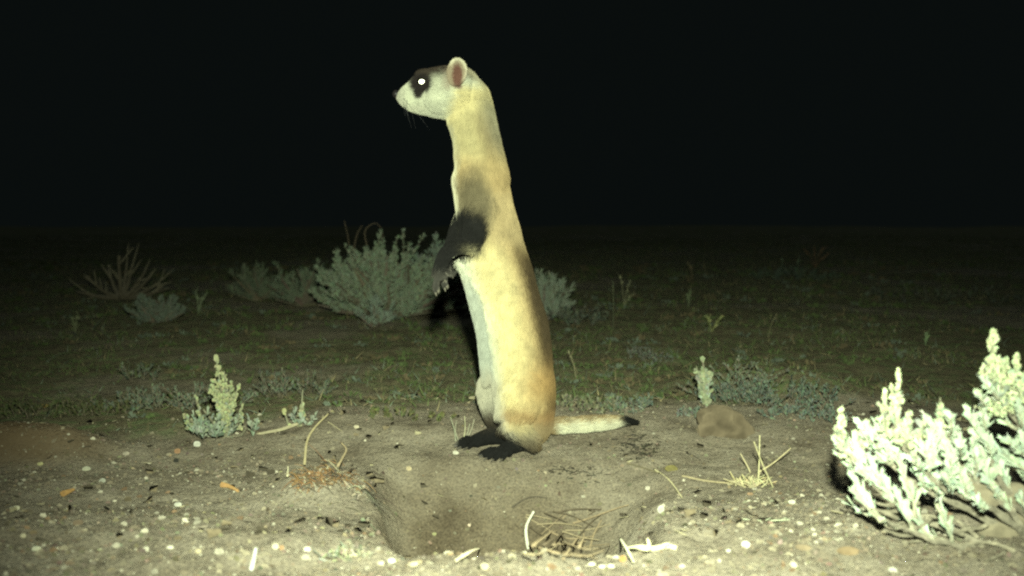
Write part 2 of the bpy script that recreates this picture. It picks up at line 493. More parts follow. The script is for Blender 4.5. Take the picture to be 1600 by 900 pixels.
# far arm
ell_tube([fp(738, 322, .022), fp(721, 345, .024), fp(711, 368, .020)], [S(18), S(14), S(12)], [.013, .012, .010], 16, samples=10, name='arm')
ell_tube([fp(716, 358, .018), fp(706, 382, .000), fp(702, 398, -.014), fp(701, 410, -.022)], [S(12), S(10), S(8), S(6.5)], [.010, .008, .007, .006], 16, samples=12, name='arm')
claws = []
def hand(w, d, near):
    w = np.array(w)
    d = np.array(d, float); d /= np.linalg.norm(d)
    palm_end = w + d * S(20)
    ell_tube([w, w + d * S(8), palm_end], [S(6.5), S(8.5), S(7)], [.0058, .0078, .0066], 14, samples=7, name='arm')
    back = np.array([-1, 0, -.12])                 # side the back of the hand faces
    for i in range(4):
        o = np.array([0, 1, 0]) * (i - 1.5) * .0043 + np.array([-1, 0, 0]) * (.0016 if i in (1, 2) else -.001)
        b0 = palm_end - d * S(3) + o
        L_ = S([17, 21, 21, 17][i])
        sx = (i - 1.5) * .22
        k1 = b0 + (d + np.array([-.25, sx, 0])) * L_ * .45
        k2 = k1 + (d + np.array([.15, sx * .6, -.1])) * L_ * .33
        k3 = k2 + (d * .9 + np.array([.5, sx * .3, -.1])) * L_ * .25
        ell_tube([b0, k1, k2, k3], [.0026, .0025, .0023, .0019], [.0026, .0025, .0023, .0019], 10, samples=9, reg=False)
        claws.append((k3, k3 + (d * .8 + np.array([.35, 0, 0])) * .0045))
    t0 = w + d * S(8) + np.array([.004, .002, 0])
    t1 = t0 + (d * .7 + np.array([.6, 0, 0])) * .0055; t2 = t1 + d * .0045
    ell_tube([t0, t1, t2], [.0025, .0023, .0018], [.0025, .0023, .0018], 10, samples=7, reg=False)
    claws.append((t2, t2 + (d + np.array([.2, 0, 0])) * .0035))
hand(fp(692, 415, -.050), (-.16, -.02, -1), True)
hand(fp(701, 410, -.022), (-.10, -.02, -1), False)
# hind legs
ell_tube([fp(824, 580, -.002), fp(810, 618, -.022), fp(797, 650, -.031)], [S(36), S(33), S(24)], [.024, .026, .022], 22, samples=14, name='thigh')
ell_tube([fp(796, 652, -.033), fp(812, 670, -.037), fp(834, 685, -.038)], [S(22), S(19), S(13)], [.019, .015, .011], 18, samples=10, name='thigh')
ell_tube([fp(812, 590, .020), fp(782, 610, .024), fp(768, 624, .026)], [S(30), S(24), S(18)], [.022, .018, .014], 18, samples=12, name='thigh')
ell_tube([fp(772, 585, .024), fp(764, 612, .027), fp(770, 640, .028), fp(778, 662, .026), fp(788, 680, .024)], [S(17), S(19), S(20), S(18.5), S(15)], [.012, .014, .014, .011, .009], 18, samples=12, name='thigh')
def foot(heel, toe, near):
    """heel / toe pixels already unprojected on the soil"""
    heel = np.array(heel); toe = np.array(toe)
    d = toe - heel; L_ = np.linalg.norm(d); d /= L_
    up = np.array([0, 0, 1.0]); sd_ = np.cross(d, up)
    sole = [heel + up * .010, heel + d * L_ * .35 + up * .0115, heel + d * L_ * .66 + up * .0075]
    ell_tube(sole, [.0105, .0098, .0068], [.0095, .0100, .0120], 16, samples=12, name='foot')
    for i in range(5):
        k = i - 2
        b0 = heel + d * L_ * .62 + sd_ * k * .0048 + up * .0055
        ln = L_ * [.25, .34, .37, .34, .26][i]
        k1 = b0 + (d + sd_ * k * .24) * ln * .55 + up * .0025
        k2 = b0 + (d + sd_ * k * .24) * ln * .98 - up * .0015
        ell_tube([b0, k1, k2], [.0038, .0037, .0028], [.0038, .0037, .0028], 10, samples=7, reg=False)
        claws.append((k2, k2 + (d + sd_ * k * .18) * .006 - up * .0018))
h1, t1_ = ground(834, 702), ground(760, 722)
foot(h1, t1_, True)
h2, t2_ = ground(794, 695), ground(714, 702)
foot(h2, t2_, False)
# ankles linking leg and foot
ell_tube([fp(830, 684, -.036), h1 + np.array([-.003, .0, .010])], [S(12), .0085], [.010, .009], 14, samples=6, name='foot')
ell_tube([fp(784, 676, .026), h2 + np.array([-.004, 0, .010])], [S(12), .008], [.009, .008], 14, samples=6, name='foot')
# tail
TL = [(846, 667, 11), (870, 667, 12), (900, 667.5, 11.5), (930, 667, 11.2), (955, 666.5, 10), (972, 665.5, 7.6), (986, 666, 4.8), (998, 668.5, 2.2)]
ell_tube([fp(u, v, .004 + (u - 846) * .00022) for u, v, r in TL], [S(r) for *_, r in TL], [S(r) * .95 for *_, r in TL], 18, samples=26, name='tail')

base = np.array([(h1[0] + h2[0]) / 2, YF, min(h1[2], h2[2])])
tmp = raw_mesh('tmp', np.concatenate(MBf.V), np.concatenate(MBf.T))
to = bpy.data.objects.new('tmp', tmp); COL.objects.link(to)
md = to.modifiers.new('r', 'REMESH'); md.mode = 'VOXEL'; md.voxel_size = 0.00125; md.use_smooth_shade = True
ms = to.modifiers.new('s', 'SMOOTH'); ms.factor = 0.5; ms.iterations = 9
dg = bpy.context.evaluated_depsgraph_get()
ev = bpy.data.meshes.new_from_object(to.evaluated_get(dg))
n = len(ev.vertices); BV = np.empty(n * 3, np.float32); ev.vertices.foreach_get('co', BV); BV = BV.reshape(-1, 3).astype(float)
BN = np.empty(n * 3, np.float32); ev.vertices.foreach_get('normal', BN); BN = BN.reshape(-1, 3).astype(float)
ev.calc_loop_triangles()
nt_ = len(ev.loop_triangles); BT = np.empty(nt_ * 3, np.int32); ev.loop_triangles.foreach_get('vertices', BT); BT = BT.reshape(-1, 3)
bpy.data.objects.remove(to); bpy.data.meshes.remove(tmp); bpy.data.meshes.remove(ev)
# muscle and skin folds
BV = BV + BN * (0.0011 * fbm(BV[:, 0] * 60, BV[:, 1] * 60, BV[:, 2] * 22, o=2, s=61))[:, None]

def _uv(P):
    zz = P[:, 2] - CAM_H
    return CX + P[:, 0] * F_PX / YF, CY - F_PX * np.tan(np.arctan(zz / YF) + PITCH)
_u, _v = _uv(BV); _n = sstep(.0, -.015, BV[:, 1] - YF); _d = 0 * _u
for (u0, v0, su, sv, h_) in [(768, 300, 20, 26, .0030), (742, 272, 16, 18, .0018), (826, 612, 34, 40, .0060), (775, 425, 26, 30, .0018), (800, 535, 24, 22, -.0022), (757, 238, 24, 14, -.0016), (715, 166, 14, 12, .0022), (690, 160, 12, 10, .0015)]:
    _d = _d + h_ * np.exp(-(((_u - u0) / su) ** 2 + ((_v - v0) / sv) ** 2))
for (ua, va, ub, vb, w_, h_) in [(789, 285, 793, 330, 3.0, -.0026), (793, 330, 786, 368, 3.0, -.0022), (760, 312, 772, 345, 3, -.0016), (775, 350, 768, 392, 3, -.0020), (722, 250, 716, 300, 2.5, -.0016), (716, 300, 720, 330, 2.5, -.0018), (746, 450, 759, 520, 3.2, -.0048), (759, 520, 767, 610, 3.2, -.0058), (790, 590, 806, 575, 4, -.0014)]:
    t_ = np.clip(((_u - ua) * (ub - ua) + (_v - va) * (vb - va)) / ((ub - ua) ** 2 + (vb - va) ** 2), 0, 1)
    _d = _d + h_ * np.exp(-(((_u - ua - t_ * (ub - ua)) ** 2 + (_v - va - t_ * (vb - va)) ** 2) / w_ ** 2))
BV = BV + BN * (_d * _n)[:, None]

def uv_of(P):
    """side-on coordinates of the animal, in photograph pixels at its own distance"""
    q = P - CAMP
    f = q @ FWD
    k = (FWD * YF).sum() * 0 + YF / math.cos(PITCH) * 0 + 1
    # orthographic in depth: use the body plane distance for every point
    u = CX + (P[:, 0]) * F_PX / YF
    # vertical: invert at() for the body plane
    zz = P[:, 2] - CAM_H
    t = zz / YF                                    # tan of angle against the horizontal
    v = CY - F_PX * np.tan(np.arctan(t) + PITCH)
    return u, v

OV = np.array(OUT)
def mixc(a, b, t): t = np.clip(t, 0, 1)[:, None]; return a * (1 - t) + b * t
def fur_col(P, fur=True):
    u, v = uv_of(P); N = len(P)
    dy = P[:, 1] - YF
    nz = .55 * fbm(P[:, 0] * 70, P[:, 1] * 70, P[:, 2] * 40, o=2, s=71) + .6 * fbm(P[:, 0] * 330, P[:, 1] * 330, P[:, 2] * 60, o=2, s=72)
    n2 = fbm(P[:, 0] * 22, P[:, 1] * 22, P[:, 2] * 14, o=2, s=75)
    W_ = np.array([0.66, 0.67, 0.50]); CR = np.array([0.64, 0.565, 0.295]); TN = np.array([0.36, 0.265, 0.125]); BR = np.array([0.15, 0.10, 0.045])
    BL = np.array([0.012, 0.012, 0.011]); GY = np.array([0.26, 0.25, 0.17]); HW = np.array([0.44, 0.45, 0.33])
    l = np.interp(v, OV[:, 0], OV[:, 1]); r = np.interp(v, OV[:, 0], OV[:, 2]); s = (u - l) / (r - l)
    c = np.zeros((N, 3)) + CR
    c = mixc(c, W_[None], sstep(.30, .02, s + .06 * n2) * sstep(330, 400, v))
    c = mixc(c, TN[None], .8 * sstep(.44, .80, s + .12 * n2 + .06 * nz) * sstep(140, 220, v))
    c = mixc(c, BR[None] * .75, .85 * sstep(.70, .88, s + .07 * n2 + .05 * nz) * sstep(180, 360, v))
    c = mixc(c, np.array([[.045, .034, .020]]), .9 * sstep(.77, .91, s + .05 * n2 + .03 * nz) * sstep(330, 430, v) * sstep(705, 675, v))  # brown back edge of the coat, deepened to paint in edge shading
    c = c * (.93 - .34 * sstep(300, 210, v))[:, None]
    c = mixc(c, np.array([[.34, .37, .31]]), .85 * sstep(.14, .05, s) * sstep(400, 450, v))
    c = mixc(c, np.array([[.30, .30, .22]]), .75 * sstep(.20, .04, s + .06 * nz) * sstep(180, 200, v) * sstep(262, 240, v))  # front edge of the neck greyed, shading painted into the coat
    c = mixc(c, np.array([[.33, .25, .12]]), .75 * sstep(225, 262, v + 6 * n2) * sstep(405, 350, v + 8 * n2))
    # tan saddle on the flank and brown bar over the thigh
    c = mixc(c, np.array([[.33, .215, .085]]), .85 * np.exp(-(((v - 590 + 8 * nz) / 30) ** 2 + ((u - 845 + 8 * nz) / 32) ** 2)))
    c = mixc(c, np.array([[.24, .15, .065]]), .85 * np.exp(-(((v - 640 + 12 * n2 + 5 * nz) / 15) ** 2)) * sstep(768, 792, u + 6 * nz))
    c = mixc(c, np.array([[.170, .148, .105]]), .85 * sstep(640, 672, v + 8 * nz) * sstep(770, 800, u))
    c = mixc(c, np.array([[.075, .058, .036]]), .92 * sstep(664, 690, v + 6 * nz + .22 * np.abs(u - 838)))
    c = mixc(c, TN[None] * .75, .6 * sstep(640, 665, v + 6 * nz) * sstep(820, 855, u + 8 * nz))
    c = mixc(c, np.array([[.40, .38, .28]]), .9 * sstep(.30, .10, s) * sstep(560, 600, v))
    # shoulders and throat shading of the coat
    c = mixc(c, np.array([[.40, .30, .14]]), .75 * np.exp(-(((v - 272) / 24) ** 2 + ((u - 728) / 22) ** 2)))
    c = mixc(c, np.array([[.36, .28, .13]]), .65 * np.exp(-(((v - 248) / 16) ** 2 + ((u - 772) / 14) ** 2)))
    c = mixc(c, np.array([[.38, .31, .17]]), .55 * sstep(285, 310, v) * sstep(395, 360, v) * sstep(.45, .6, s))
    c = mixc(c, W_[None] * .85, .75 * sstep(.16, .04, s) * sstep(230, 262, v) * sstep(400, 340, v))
    c = mixc(c, GY[None] * .7, .75 * sstep(.55, .92, s + .1 * n2) * sstep(140, 170, v) * sstep(270, 200, v))
    # lower far leg darkens to a black foot
    c = mixc(c, np.array([[.05, .043, .03]]), sstep(634, 660, v + .25 * (u - 770)) * sstep(800, 782, u - (v - 660) * .55))
    c = mixc(c, BL[None], sstep(664, 684, v + .12 * (820 - u)) * sstep(806, 792, u - (v - 670) * 1.1))
    c = mixc(c, BL[None], sstep(688, 696, v) * sstep(868, 850, u) * sstep(700, 690, u - 160))
    c = mixc(c, BL[None], sstep(690, 697, v))
    ln_ = np.interp(v, [640, 655, 680, 697], [768, 781, 810, 838]); lf = sstep(7, -7, u - ln_ + 5 * nz)
    c = mixc(c, np.array([[.06, .05, .035]]), lf * sstep(628, 656, v + 5 * nz)); c = mixc(c, BL[None], lf * sstep(652, 674, v + 4 * nz))
    # tail
    tm = sstep(864, 870, u) * (v > 630)
    tc_ = mixc(np.zeros((N, 3)) + np.array([.56, .55, .40]), np.array([[.36, .27, .13]]), sstep(666, 658, v))
    tc_ = mixc(tc_, np.array([[.16, .12, .07]]), .8 * sstep(660, 655, v))
    tc_ = mixc(tc_, BL[None], sstep(962, 978, u + 6 * nz + .5 * (664 - v)))
    c = mixc(c, tc_, tm)
    # fore legs
    hd = (v < 192) & (u < 760)
    axu = np.interp(v, [290, 330, 360, 392, 460], [744, 738, 730, 716, 690]); axw = np.interp(v, [280, 300, 330, 352, 375, 392, 400, 460], [20, 30, 26, 29, 33, 38, 40, 40])
    arm = sstep(1.30, .60, np.abs(u - axu) / axw + .32 * nz + .20 * n2)
    side = sstep(-.006, -.014, dy)
    arm_n = arm * np.clip(side + sstep(722, 712, u + 6 * nz) * (v > 322), 0, 1)
    low = (v > 396) & (u < 716) & (dy > -.1)
    def E(u0, v0, a, b, rot=0.0):
        cu, cv = math.cos(rot), math.sin(rot); x_, y_ = u - u0, v - v0
        return ((x_ * cu + y_ * cv) / a) ** 2 + ((-x_ * cv + y_ * cu) / b) ** 2 + .55 * nz + .30 * n2
    blk = np.maximum.reduce([sstep(1.5, .6, E(738, 358, 25, 33, -.1)), sstep(1.5, .7, E(722, 384, 32, 17, -.2)), sstep(1.5, .6, E(720, 350, 17, 30, .35))])
    halo = sstep(2.1, .1, E(742, 312, 27, 46, -.12))
    sd_n = np.clip(side + sstep(734, 720, u) * sstep(318, 334, v + 4 * nz), 0, 1) * (v < 402)
    blk = np.maximum(blk, sstep(716, 710, u) * sstep(334, 346, v + 4 * nz))
    fade = sstep(296, 352, v + 12 * nz + .35 * (u - 740)) * sstep(402, 396, v)
    c = mixc(c, np.array([[.105, .092, .058]]), .88 * halo * side)
    c = mixc(c, np.array([[.105, .092, .058]]), .6 * halo * sd_n * (1 - side))
    c = mixc(c, BL[None] * 1.2, blk * sd_n)
    fringe = np.exp(-(((v - 388) / 6) ** 2 + ((u - 742) / 12) ** 2)) * side
    c = mixc(c, np.array([[.24, .22, .13]]), .7 * fringe)
    c[low] = BL * 1.3
    hnd = low & (v > 418)
    c = np.where(hnd[:, None], mixc(np.zeros((N, 3)) + np.array([.05, .048, .04]), np.array([[.22, .205, .16]]), sstep(.05, .6, nz + .25 * np.sin(P[:, 2] * 900))), c)
    # head
    hc = np.zeros((N, 3)) + HW
    hc = mixc(hc, CR[None] * .74, sstep(700, 722, u + .4 * (v - 150)) * sstep(128, 150, v))
    crown = sstep(120, 108, v + .55 * (692 - u) * (u < 692) * -.55 + 3 * nz)
    top = np.interp(u, [616, 634, 650, 664, 680, 700, 720, 740, 765], [140, 130, 119, 110, 104, 101, 101, 112, 140])
    hc = mixc(hc, np.array([[.04, .032, .024]]), sstep(29, 9, v - top + 6 * nz) * sstep(636, 650, u) * sstep(745, 722, u))
    hc = mixc(hc, np.array([[.22, .17, .12]]), .7 * sstep(712, 700, u) * sstep(688, 699, u + 3 * nz) * sstep(108, 116, v) * sstep(150, 138, v))
    hc = mixc(hc, np.array([[.27, .24, .15]]), .8 * sstep(24, 6, v - top + 3 * nz) * sstep(715, 735, u))
    # mask, on both sides of the face and across the bridge
    du = u - 659 + .35 * (v - 134) * 0; dv = v - 134
    m1 = ((du * .94 + dv * .34) / 16.0) ** 2 + ((dv * .94 - du * .34) / 15.5) ** 2
    m2 = ((u - 655) / 7.5) ** 2 + ((v - 148) / 9) ** 2
    m3 = ((u - 647) / 10) ** 2 + ((v - 126) / 9) ** 2
    mk_ = np.maximum.reduce([sstep(1.55, .65, m1 + .35 * nz), sstep(1.6, .5, m2 + .35 * nz), .85 * sstep(1.9, .5, m3 + .35 * nz)])
    hc = mixc(hc, np.array([[.020, .017, .015]]), mk_)
    hc = mixc(hc, np.array([[.30, .30, .23]]), .6 * sstep(166, 182, v + 5 * nz) * sstep(698, 684, u))
    hc = mixc(hc, np.array([[.22, .21, .165]]), .6 * sstep(644, 624, u + 6 * nz))
    hc = mixc(hc, np.array([[.20, .185, .14]]), .6 * sstep(.15, .6, n2) * (u < 690))
    hc = mixc(hc, np.array([[.15, .11, .09]]), .45 * np.exp(-(((v - 171 + (u - 650) * .12) / 1.8) ** 2)) * sstep(626, 636, u) * sstep(672, 660, u))
    hc = mixc(hc, np.array([[.03, .025, .025]]), sstep(624.5, 621, u + .25 * (v - 148)) * sstep(161, 156, v))
    # ear
    eu, ev_ = (u - 717) / 15.5, (v - 119) / 21.0
    er = eu ** 2 + ev_ ** 2; out_ = np.abs(dy) > .0255
    e2 = ((u - 716.5) / 8.5) ** 2 + ((v - 124) / 18.0) ** 2 + .5 * nz
    rim = sstep(.52, .90, er + .30 * nz) * sstep(.35, -.3, ev_ - .8 * eu)
    ec = mixc(np.zeros((N, 3)) + np.array([.125, .062, .045]), np.array([[.26, .215, .145]]), sstep(.5, 1.35, e2))
    hc = np.where((out_ & (er < 1.3))[:, None], mixc(ec, np.array([[.48, .45, .32]]), rim), hc)
    c = mixc(c, hc, sstep(196, 182, v + (u - 700) * .35) * sstep(768, 735, u + .2 * (v - 150)) * (v < 200))
    c = c * (1 + .26 * nz + .08 * n2)[:, None]
    return np.clip(c, .006, .8)

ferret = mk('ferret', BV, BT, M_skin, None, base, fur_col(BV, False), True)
tag(ferret, 'slim cream ferret with black mask and feet standing upright beside the burrow', 'ferret')

# fur
CL = np.concatenate([t[0] for t in tubes]); CR_ = np.concatenate([(t[1] + t[2]) / 2 for t in tubes]); CT = np.concatenate([t[3] for t in tubes])
CN = np.concatenate([[t[4]] * len(t[0]) for t in tubes])
def nearest(P):
    out = np.empty(len(P), int)
    for i in range(0, len(P), 20000):
        q = P[i:i + 20000]
        d = np.linalg.norm(q[:, None] - CL[None], axis=2) / CR_[None]
        out[i:i + 20000] = np.argmin(d, 1)
    return out
def make_fur(nst):
    A, B, C = BV[BT[:, 0]], BV[BT[:, 1]], BV[BT[:, 2]]
    ar = np.linalg.norm(np.cross(B - A, C - A), axis=1)
    f = rng.choice(len(BT), nst, p=ar / ar.sum())
    r1, r2 = np.sqrt(rng.random(nst)), rng.random(nst)
    w = np.stack([1 - r1, r1 * (1 - r2), r1 * r2], 1)[:, :, None]
    P = (np.stack([A[f], B[f], C[f]], 1) * w).sum(1)
    Nn = (np.stack([BN[BT[f, 0]], BN[BT[f, 1]], BN[BT[f, 2]]], 1) * w).sum(1)
    Nn /= np.linalg.norm(Nn, axis=1, keepdims=True) + 1e-9
    u, v = uv_of(P)
    ey = fp(660.5, 130.5)
    keep = ((np.hypot(u - 660.5, v - 130.5) > 6.2) | (v > 200)) & ~((v > 424) & (v < 475) & (u < 708))
    keep &= ~((u < 623) & (v < 158) & (v > 138))
    P, Nn, u, v = P[keep], Nn[keep], u[keep], v[keep]
    k = nearest(P); fl = CT[k]; nm = CN[k]
    fl = np.where((nm == 'torso')[:, None] & True, np.array([[0.08, 0, 1.0]]) * np.where(fl[:, 2:3] > 0, 1, 1) * -1, fl)
    fl = fl + .18 * np.stack([vnoise(P[:, 0] * 40, P[:, 1] * 40, P[:, 2] * 40, s=81 + i) for i in range(3)], 1)
    fl = fl + rng.normal(0, .10, fl.shape) + .30 * np.stack([vnoise(P[:, 0] * 240, P[:, 1] * 240, P[:, 2] * 110, s=85 + i) for i in range(3)], 1)
    fl -= Nn * (fl * Nn).sum(1, keepdims=True); fl /= np.linalg.norm(fl, axis=1, keepdims=True) + 1e-9
    ln = np.full(len(P), .0078)
    gu = np.interp(v, [450, 520, 575, 640], [746, 759, 764, 769]); ln = np.where((np.abs(u - gu) < 5) & (v > 450) & (v < 640), .0028, ln)
    ln = np.where(nm == 'head', .0026 + .0022 * sstep(625, 700, u), ln)
    ln = np.where((nm == 'torso') & (v < 230), .0048, ln)
    ln = np.where(nm == 'arm', .0052, ln); ln = np.where(nm == 'foot', .0017, ln); ln = np.where(nm == 'tail', .0070, ln)
    eard = (np.abs(P[:, 1] - YF) > .0255) & (v < 150) & (u < 735) & (u > 700); ln = np.where(eard, .0022, ln)
    ln = ln * rng.uniform(.65, 1.2, len(P))
    n_ = len(P); pts = np.empty((n_, 4, 3)); lift = rng.uniform(.20, .50, n_)[:, None]
    for j, t in enumerate((0, .33, .66, 1.0)):
        pts[:, j] = P + (fl * (t * (.85 + .15 * t)) + Nn * lift * (t - .45 * t * t)) * ln[:, None] * 1.0
    rad = np.empty((n_, 4)); rad[:] = np.array([.00015, .00014, .00011, .00003]); rad *= rng.uniform(.7, 1.2, (n_, 1))
    J = P + rng.normal(0, .0019, P.shape) * np.array([1, .3, 1.4])
    keepj = (np.hypot(u - 660, v - 132) < 30) | ((u > 698) & (u < 735) & (v < 150)); J = np.where(keepj[:, None], P + (J - P) * .35, J)
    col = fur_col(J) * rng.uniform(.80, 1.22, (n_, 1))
    return pts, rad, np.clip(col, .005, .85)
def hair_obj(name, pts, rad, col, mat, parent, origin):
    hc = bpy.data.hair_curves.new(name); n_, k = pts.shape[:2]
    hc.add_curves([k] * n_)
    hc.attributes['position'].data.foreach_set('vector', (pts - origin).astype(np.float32).ravel())
    ra = hc.attributes.get('radius') or hc.attributes.new('radius', 'FLOAT', 'POINT')
    ra.data.foreach_set('value', rad.astype(np.float32).ravel())
    ca = hc.attributes.new('col', 'FLOAT_COLOR', 'CURVE')
    c = np.ones((n_, 4), np.float32); c[:, :3] = col; ca.data.foreach_set('color', c.ravel())
    hc.materials.append(mat)
    o = bpy.data.objects.new(name, hc); COL.objects.link(o); o.parent = parent
    return o
fpts, frad, fcol = make_fur(300000)
hair_obj('fur', fpts, frad, fcol, M_fur, ferret, base)
# whiskers
wp, wr = [], []
for i in range(9):
    sgn = -1 if i < 6 else 1
    p0 = fp(630 + 14 * random.random(), 154 + 12 * random.random(), sgn * (.0135 + .004 * random.random()))
    d = np.array([-.15 + .9 * random.random(), sgn * .45, -.75 + .45 * random.random()]); d /= np.linalg.norm(d)
    L_ = .018 + .014 * random.random()
    wp.append([p0 + d * L_ * t + np.array([.2, 0, -.25]) * L_ * t * t for t in (0, .33, .66, 1)]); wr.append([.00013, .00011, .00008, .00003])
hair_obj('whisker', np.array(wp), np.array(wr), np.full((9, 3), .05), M_fur, ferret, base)
# claws
M_claw = mat_attr('claw', 0.4, 200, .1, 0, .4)
mc = MB()
for i, (a, b) in enumerate(claws):
    m_ = (a + b) / 2 + np.array([0, 0, .0005]); one = MB(); one.tube(spline([a - (b - a) * .3, m_, b], 5), [.0011, .0010, .0008, .0005, .0001], (.10, .09, .07) if i >= 10 else (.16, .15, .11), 6)
    one.build('claw', M_claw, ferret, smooth=True)
# eyes with the shine of the flash coming back from inside
M_eye = bpy.data.materials.new('eye_black'); M_eye.use_nodes = True
b_ = M_eye.node_tree.nodes['Principled BSDF']; b_.inputs['Base Color'].default_value = (.006, .005, .005, 1); b_.inputs['Roughness'].default_value = .12
M_tap = bpy.data.materials.new('eye_reflector'); M_tap.use_nodes = True
b_ = M_tap.node_tree.nodes['Principled BSDF']; b_.inputs['Base Color'].default_value = (1, .97, .80, 1); b_.inputs['Metallic'].default_value = 1.0; b_.inputs['Roughness'].default_value = .38
def find_surface(u, v, sgn):
    d2 = np.hypot(*(np.array(uv_of(BV)) - np.array([[u], [v]]))); m_ = (d2 < 3) & ((BV[:, 1] - YF) * sgn > 0)
    return np.median(BV[m_, 1])
for sgn in (-1, 1):
    ys = find_surface(660.5, 130.5, sgn)
    c = fp(660.5, 130.5); c[1] = ys - sgn * .0028
    V, T = ico_rock(3, 0, (1, 1, 1), 0)
    e = mk('eye', V * .0052 + c, T, M_eye, ferret, smooth=True)
    tgt = (np.array(FLASH) + CAMP) / 2 if sgn < 0 else c + np.array([-.3, 1, .1])
    nrm = tgt - c; nrm /= np.linalg.norm(nrm)
    x, y_, _ = frame(nrm)
    Vd, Td = [c + nrm * .0056], []
    for k in range(24):
        a = 2 * PI * k / 24; Vd.append(c + nrm * .0051 + (x * math.cos(a) + y_ * math.sin(a) * 1.2) * .0026)
    for k in range(24): Td.append((0, 1 + k, 1 + (k + 1) % 24))
    mk('pupil', np.array(Vd), np.array(Td), M_tap, e, smooth=True)
# nose pad
V, T = ico_rock(2, 0, (.0042, .0055, .0048), .08)
mk('nose', V + fp(618.8, 147), T, mat_attr('nose', .45, 500, .15, .0003, .4), ferret, cols=np.full((len(V), 3), .016) * np.array([1, .85, .85]), smooth=True)

# ------------------------------------------------------------------ plants
SAGE = (0.30, 0.345, 0.25); SAGE_B = (0.26, 0.32, 0.24); BUDC = (0.42, 0.42, 0.20); WOOD = (0.20, 0.17, 0.12)

def leaves_along(mb, pts, n, size, col, t0=0.1, spread=.9, tv=LEAF_V, tt=LEAF_T, jit=.22, up=.6):
    """leaves spiralling along a stem"""
    pts = np.asarray(pts); m = len(pts)
    t = t0 + (1 - t0) * rng.random(n); i = np.clip((t * (m - 1)).astype(int), 0, m - 2); f = t * (m - 1) - i
    P = pts[i] + (pts[i + 1] - pts[i]) * f[:, None]; tg = pts[i + 1] - pts[i]; X, Yx, Z = frames(tg)
    a = rng.uniform(0, 2 * PI, n); D = X * np.cos(a)[:, None] + Yx * np.sin(a)[:, None]
    D = D * spread * rng.uniform(.5, 1.1, (n, 1)) + Z * rng.uniform(.5, 1.2, (n, 1)) + np.array([0, 0, up * .5])
    mb.inst(tv, tt, orient(D, size * rng.uniform(.6, 1.2, n), wid=rng.uniform(.8, 1.3, n)), P, jitcol(col, n, jit))

def buds_along(mb, pts, n, rad, size, col, jit=.2, taper=True):
    pts = np.asarray(pts); m = len(pts)
    t = rng.random(n); i = np.clip((t * (m - 1)).astype(int), 0, m - 2); f = t * (m - 1) - i
    P = pts[i] + (pts[i + 1] - pts[i]) * f[:, None]; X, Yx, Z = frames(pts[i + 1] - pts[i])
    a = rng.uniform(0, 2 * PI, n); cl = np.array([rng.integers(0, max(2, n // 7), n)])[0]; t = np.clip(np.sort(rng.random(max(2, n // 7)))[cl] + rng.normal(0, .018, n), 0, .999)
    i = np.clip((t * (m - 1)).astype(int), 0, m - 2); f = t * (m - 1) - i; P = pts[i] + (pts[i + 1] - pts[i]) * f[:, None]
    a = rng.uniform(0, 2 * PI, max(2, n // 7))[cl] + rng.normal(0, .35, n); rr = rad * (.25 + .95 * rng.random(max(2, n // 7)))[cl] * (.7 + .5 * rng.random(n)) * ((1 - .75 * t ** 1.5) if taper else 1) * (1 + .35 * np.sin(t * 23))
    P = P + X * (np.cos(a) * rr)[:, None] + Yx * (np.sin(a) * rr)[:, None]
    mb.inst(BUD_V, BUD_T, orient(Z + rng.normal(0, .6, (n, 3)), size * rng.uniform(.55, 1.25, n)), P, jitcol(col, n, jit))

def shrub(name, c, R, H, label, cat, nb=26, nl=60, leaf=.011, col=SAGE_B, group=None, flat=1.0, lean=(0, 0), stems=5, tv=LEAF_V, tt=LEAF_T, spikes=0, jit=.2):
    """dome of twigs with leaf clusters at the outside: one thing, branches and foliage parts"""
    c = np.array(c); root = empty(name, c - np.array([0, 0, .004])); tag(root, label, cat, group)
    wood, fol = MB(), MB()
    for k in range(nb):
        a = rng.uniform(0, 2 * PI); e = rng.uniform(0, 1) ** .6
        rr = R * e * rng.uniform(.75, 1.05); hh = H * (max(0.01, 1 - (e * .93) ** 2.6)) ** .6 * rng.uniform(.82, 1.0)
        if k % 4 == 0: rr = R * rng.uniform(.35, .95); hh = H * rng.uniform(.10, .28)
        tip = c + np.array([math.cos(a) * rr + lean[0], math.sin(a) * rr * flat + lean[1], hh])
        mid = c + (tip - c) * np.array([.45, .45, .38]) + rng.normal(0, .05 * R, 3) * np.array([1, 1, .3])
        pl = spline([c + rng.normal(0, .04 * R, 3) * np.array([1, 1, 0]), mid, tip], 9)
        wood.tube(pl, np.linspace(.007, .0016, 9) * (R / .2) ** .5, jitcol(WOOD, 1, .2)[0], 5)
        for j in range(stems):
            s0 = pl[rng.integers(2, 8)]; d = (tip - c) / np.linalg.norm(tip - c) + rng.normal(0, .55, 3); d[2] = abs(d[2]) * .8 + .35
            L_ = H * rng.uniform(.13, .26); q = spline([s0, s0 + d * L_ * .5, s0 + d * L_ + np.array([0, 0, L_ * .25])], 5)
            wood.tube(q, np.linspace(.0016, .0006, 5) * (R / .2) ** .5, WOOD, 4)
            leaves_along(fol, q, nl, leaf, col, .15, tv=tv, tt=tt, jit=jit)
    wood.build('branch', M_bark, root)
    fo_ = fol.build('foliage', M_leaf, root); fo_['kind'] = 'stuff'
    for k in range(spikes):
        a = rng.uniform(0, 2 * PI); p = c + np.array([math.cos(a) * R * .7, math.sin(a) * R * .6, H * rng.uniform(.7, .95)])
        m_ = MB(); q = spline([p, p + np.array([rng.normal(0, .006), 0, H * .22]), p + np.array([rng.normal(0, .014), 0, H * .42])], 6)
        m_.tube(q, .0008, WOOD, 4); buds_along(m_, q, 60, .0045, .0018, BUDC); m_.build('flower_spike', M_leaf, root)
    return root

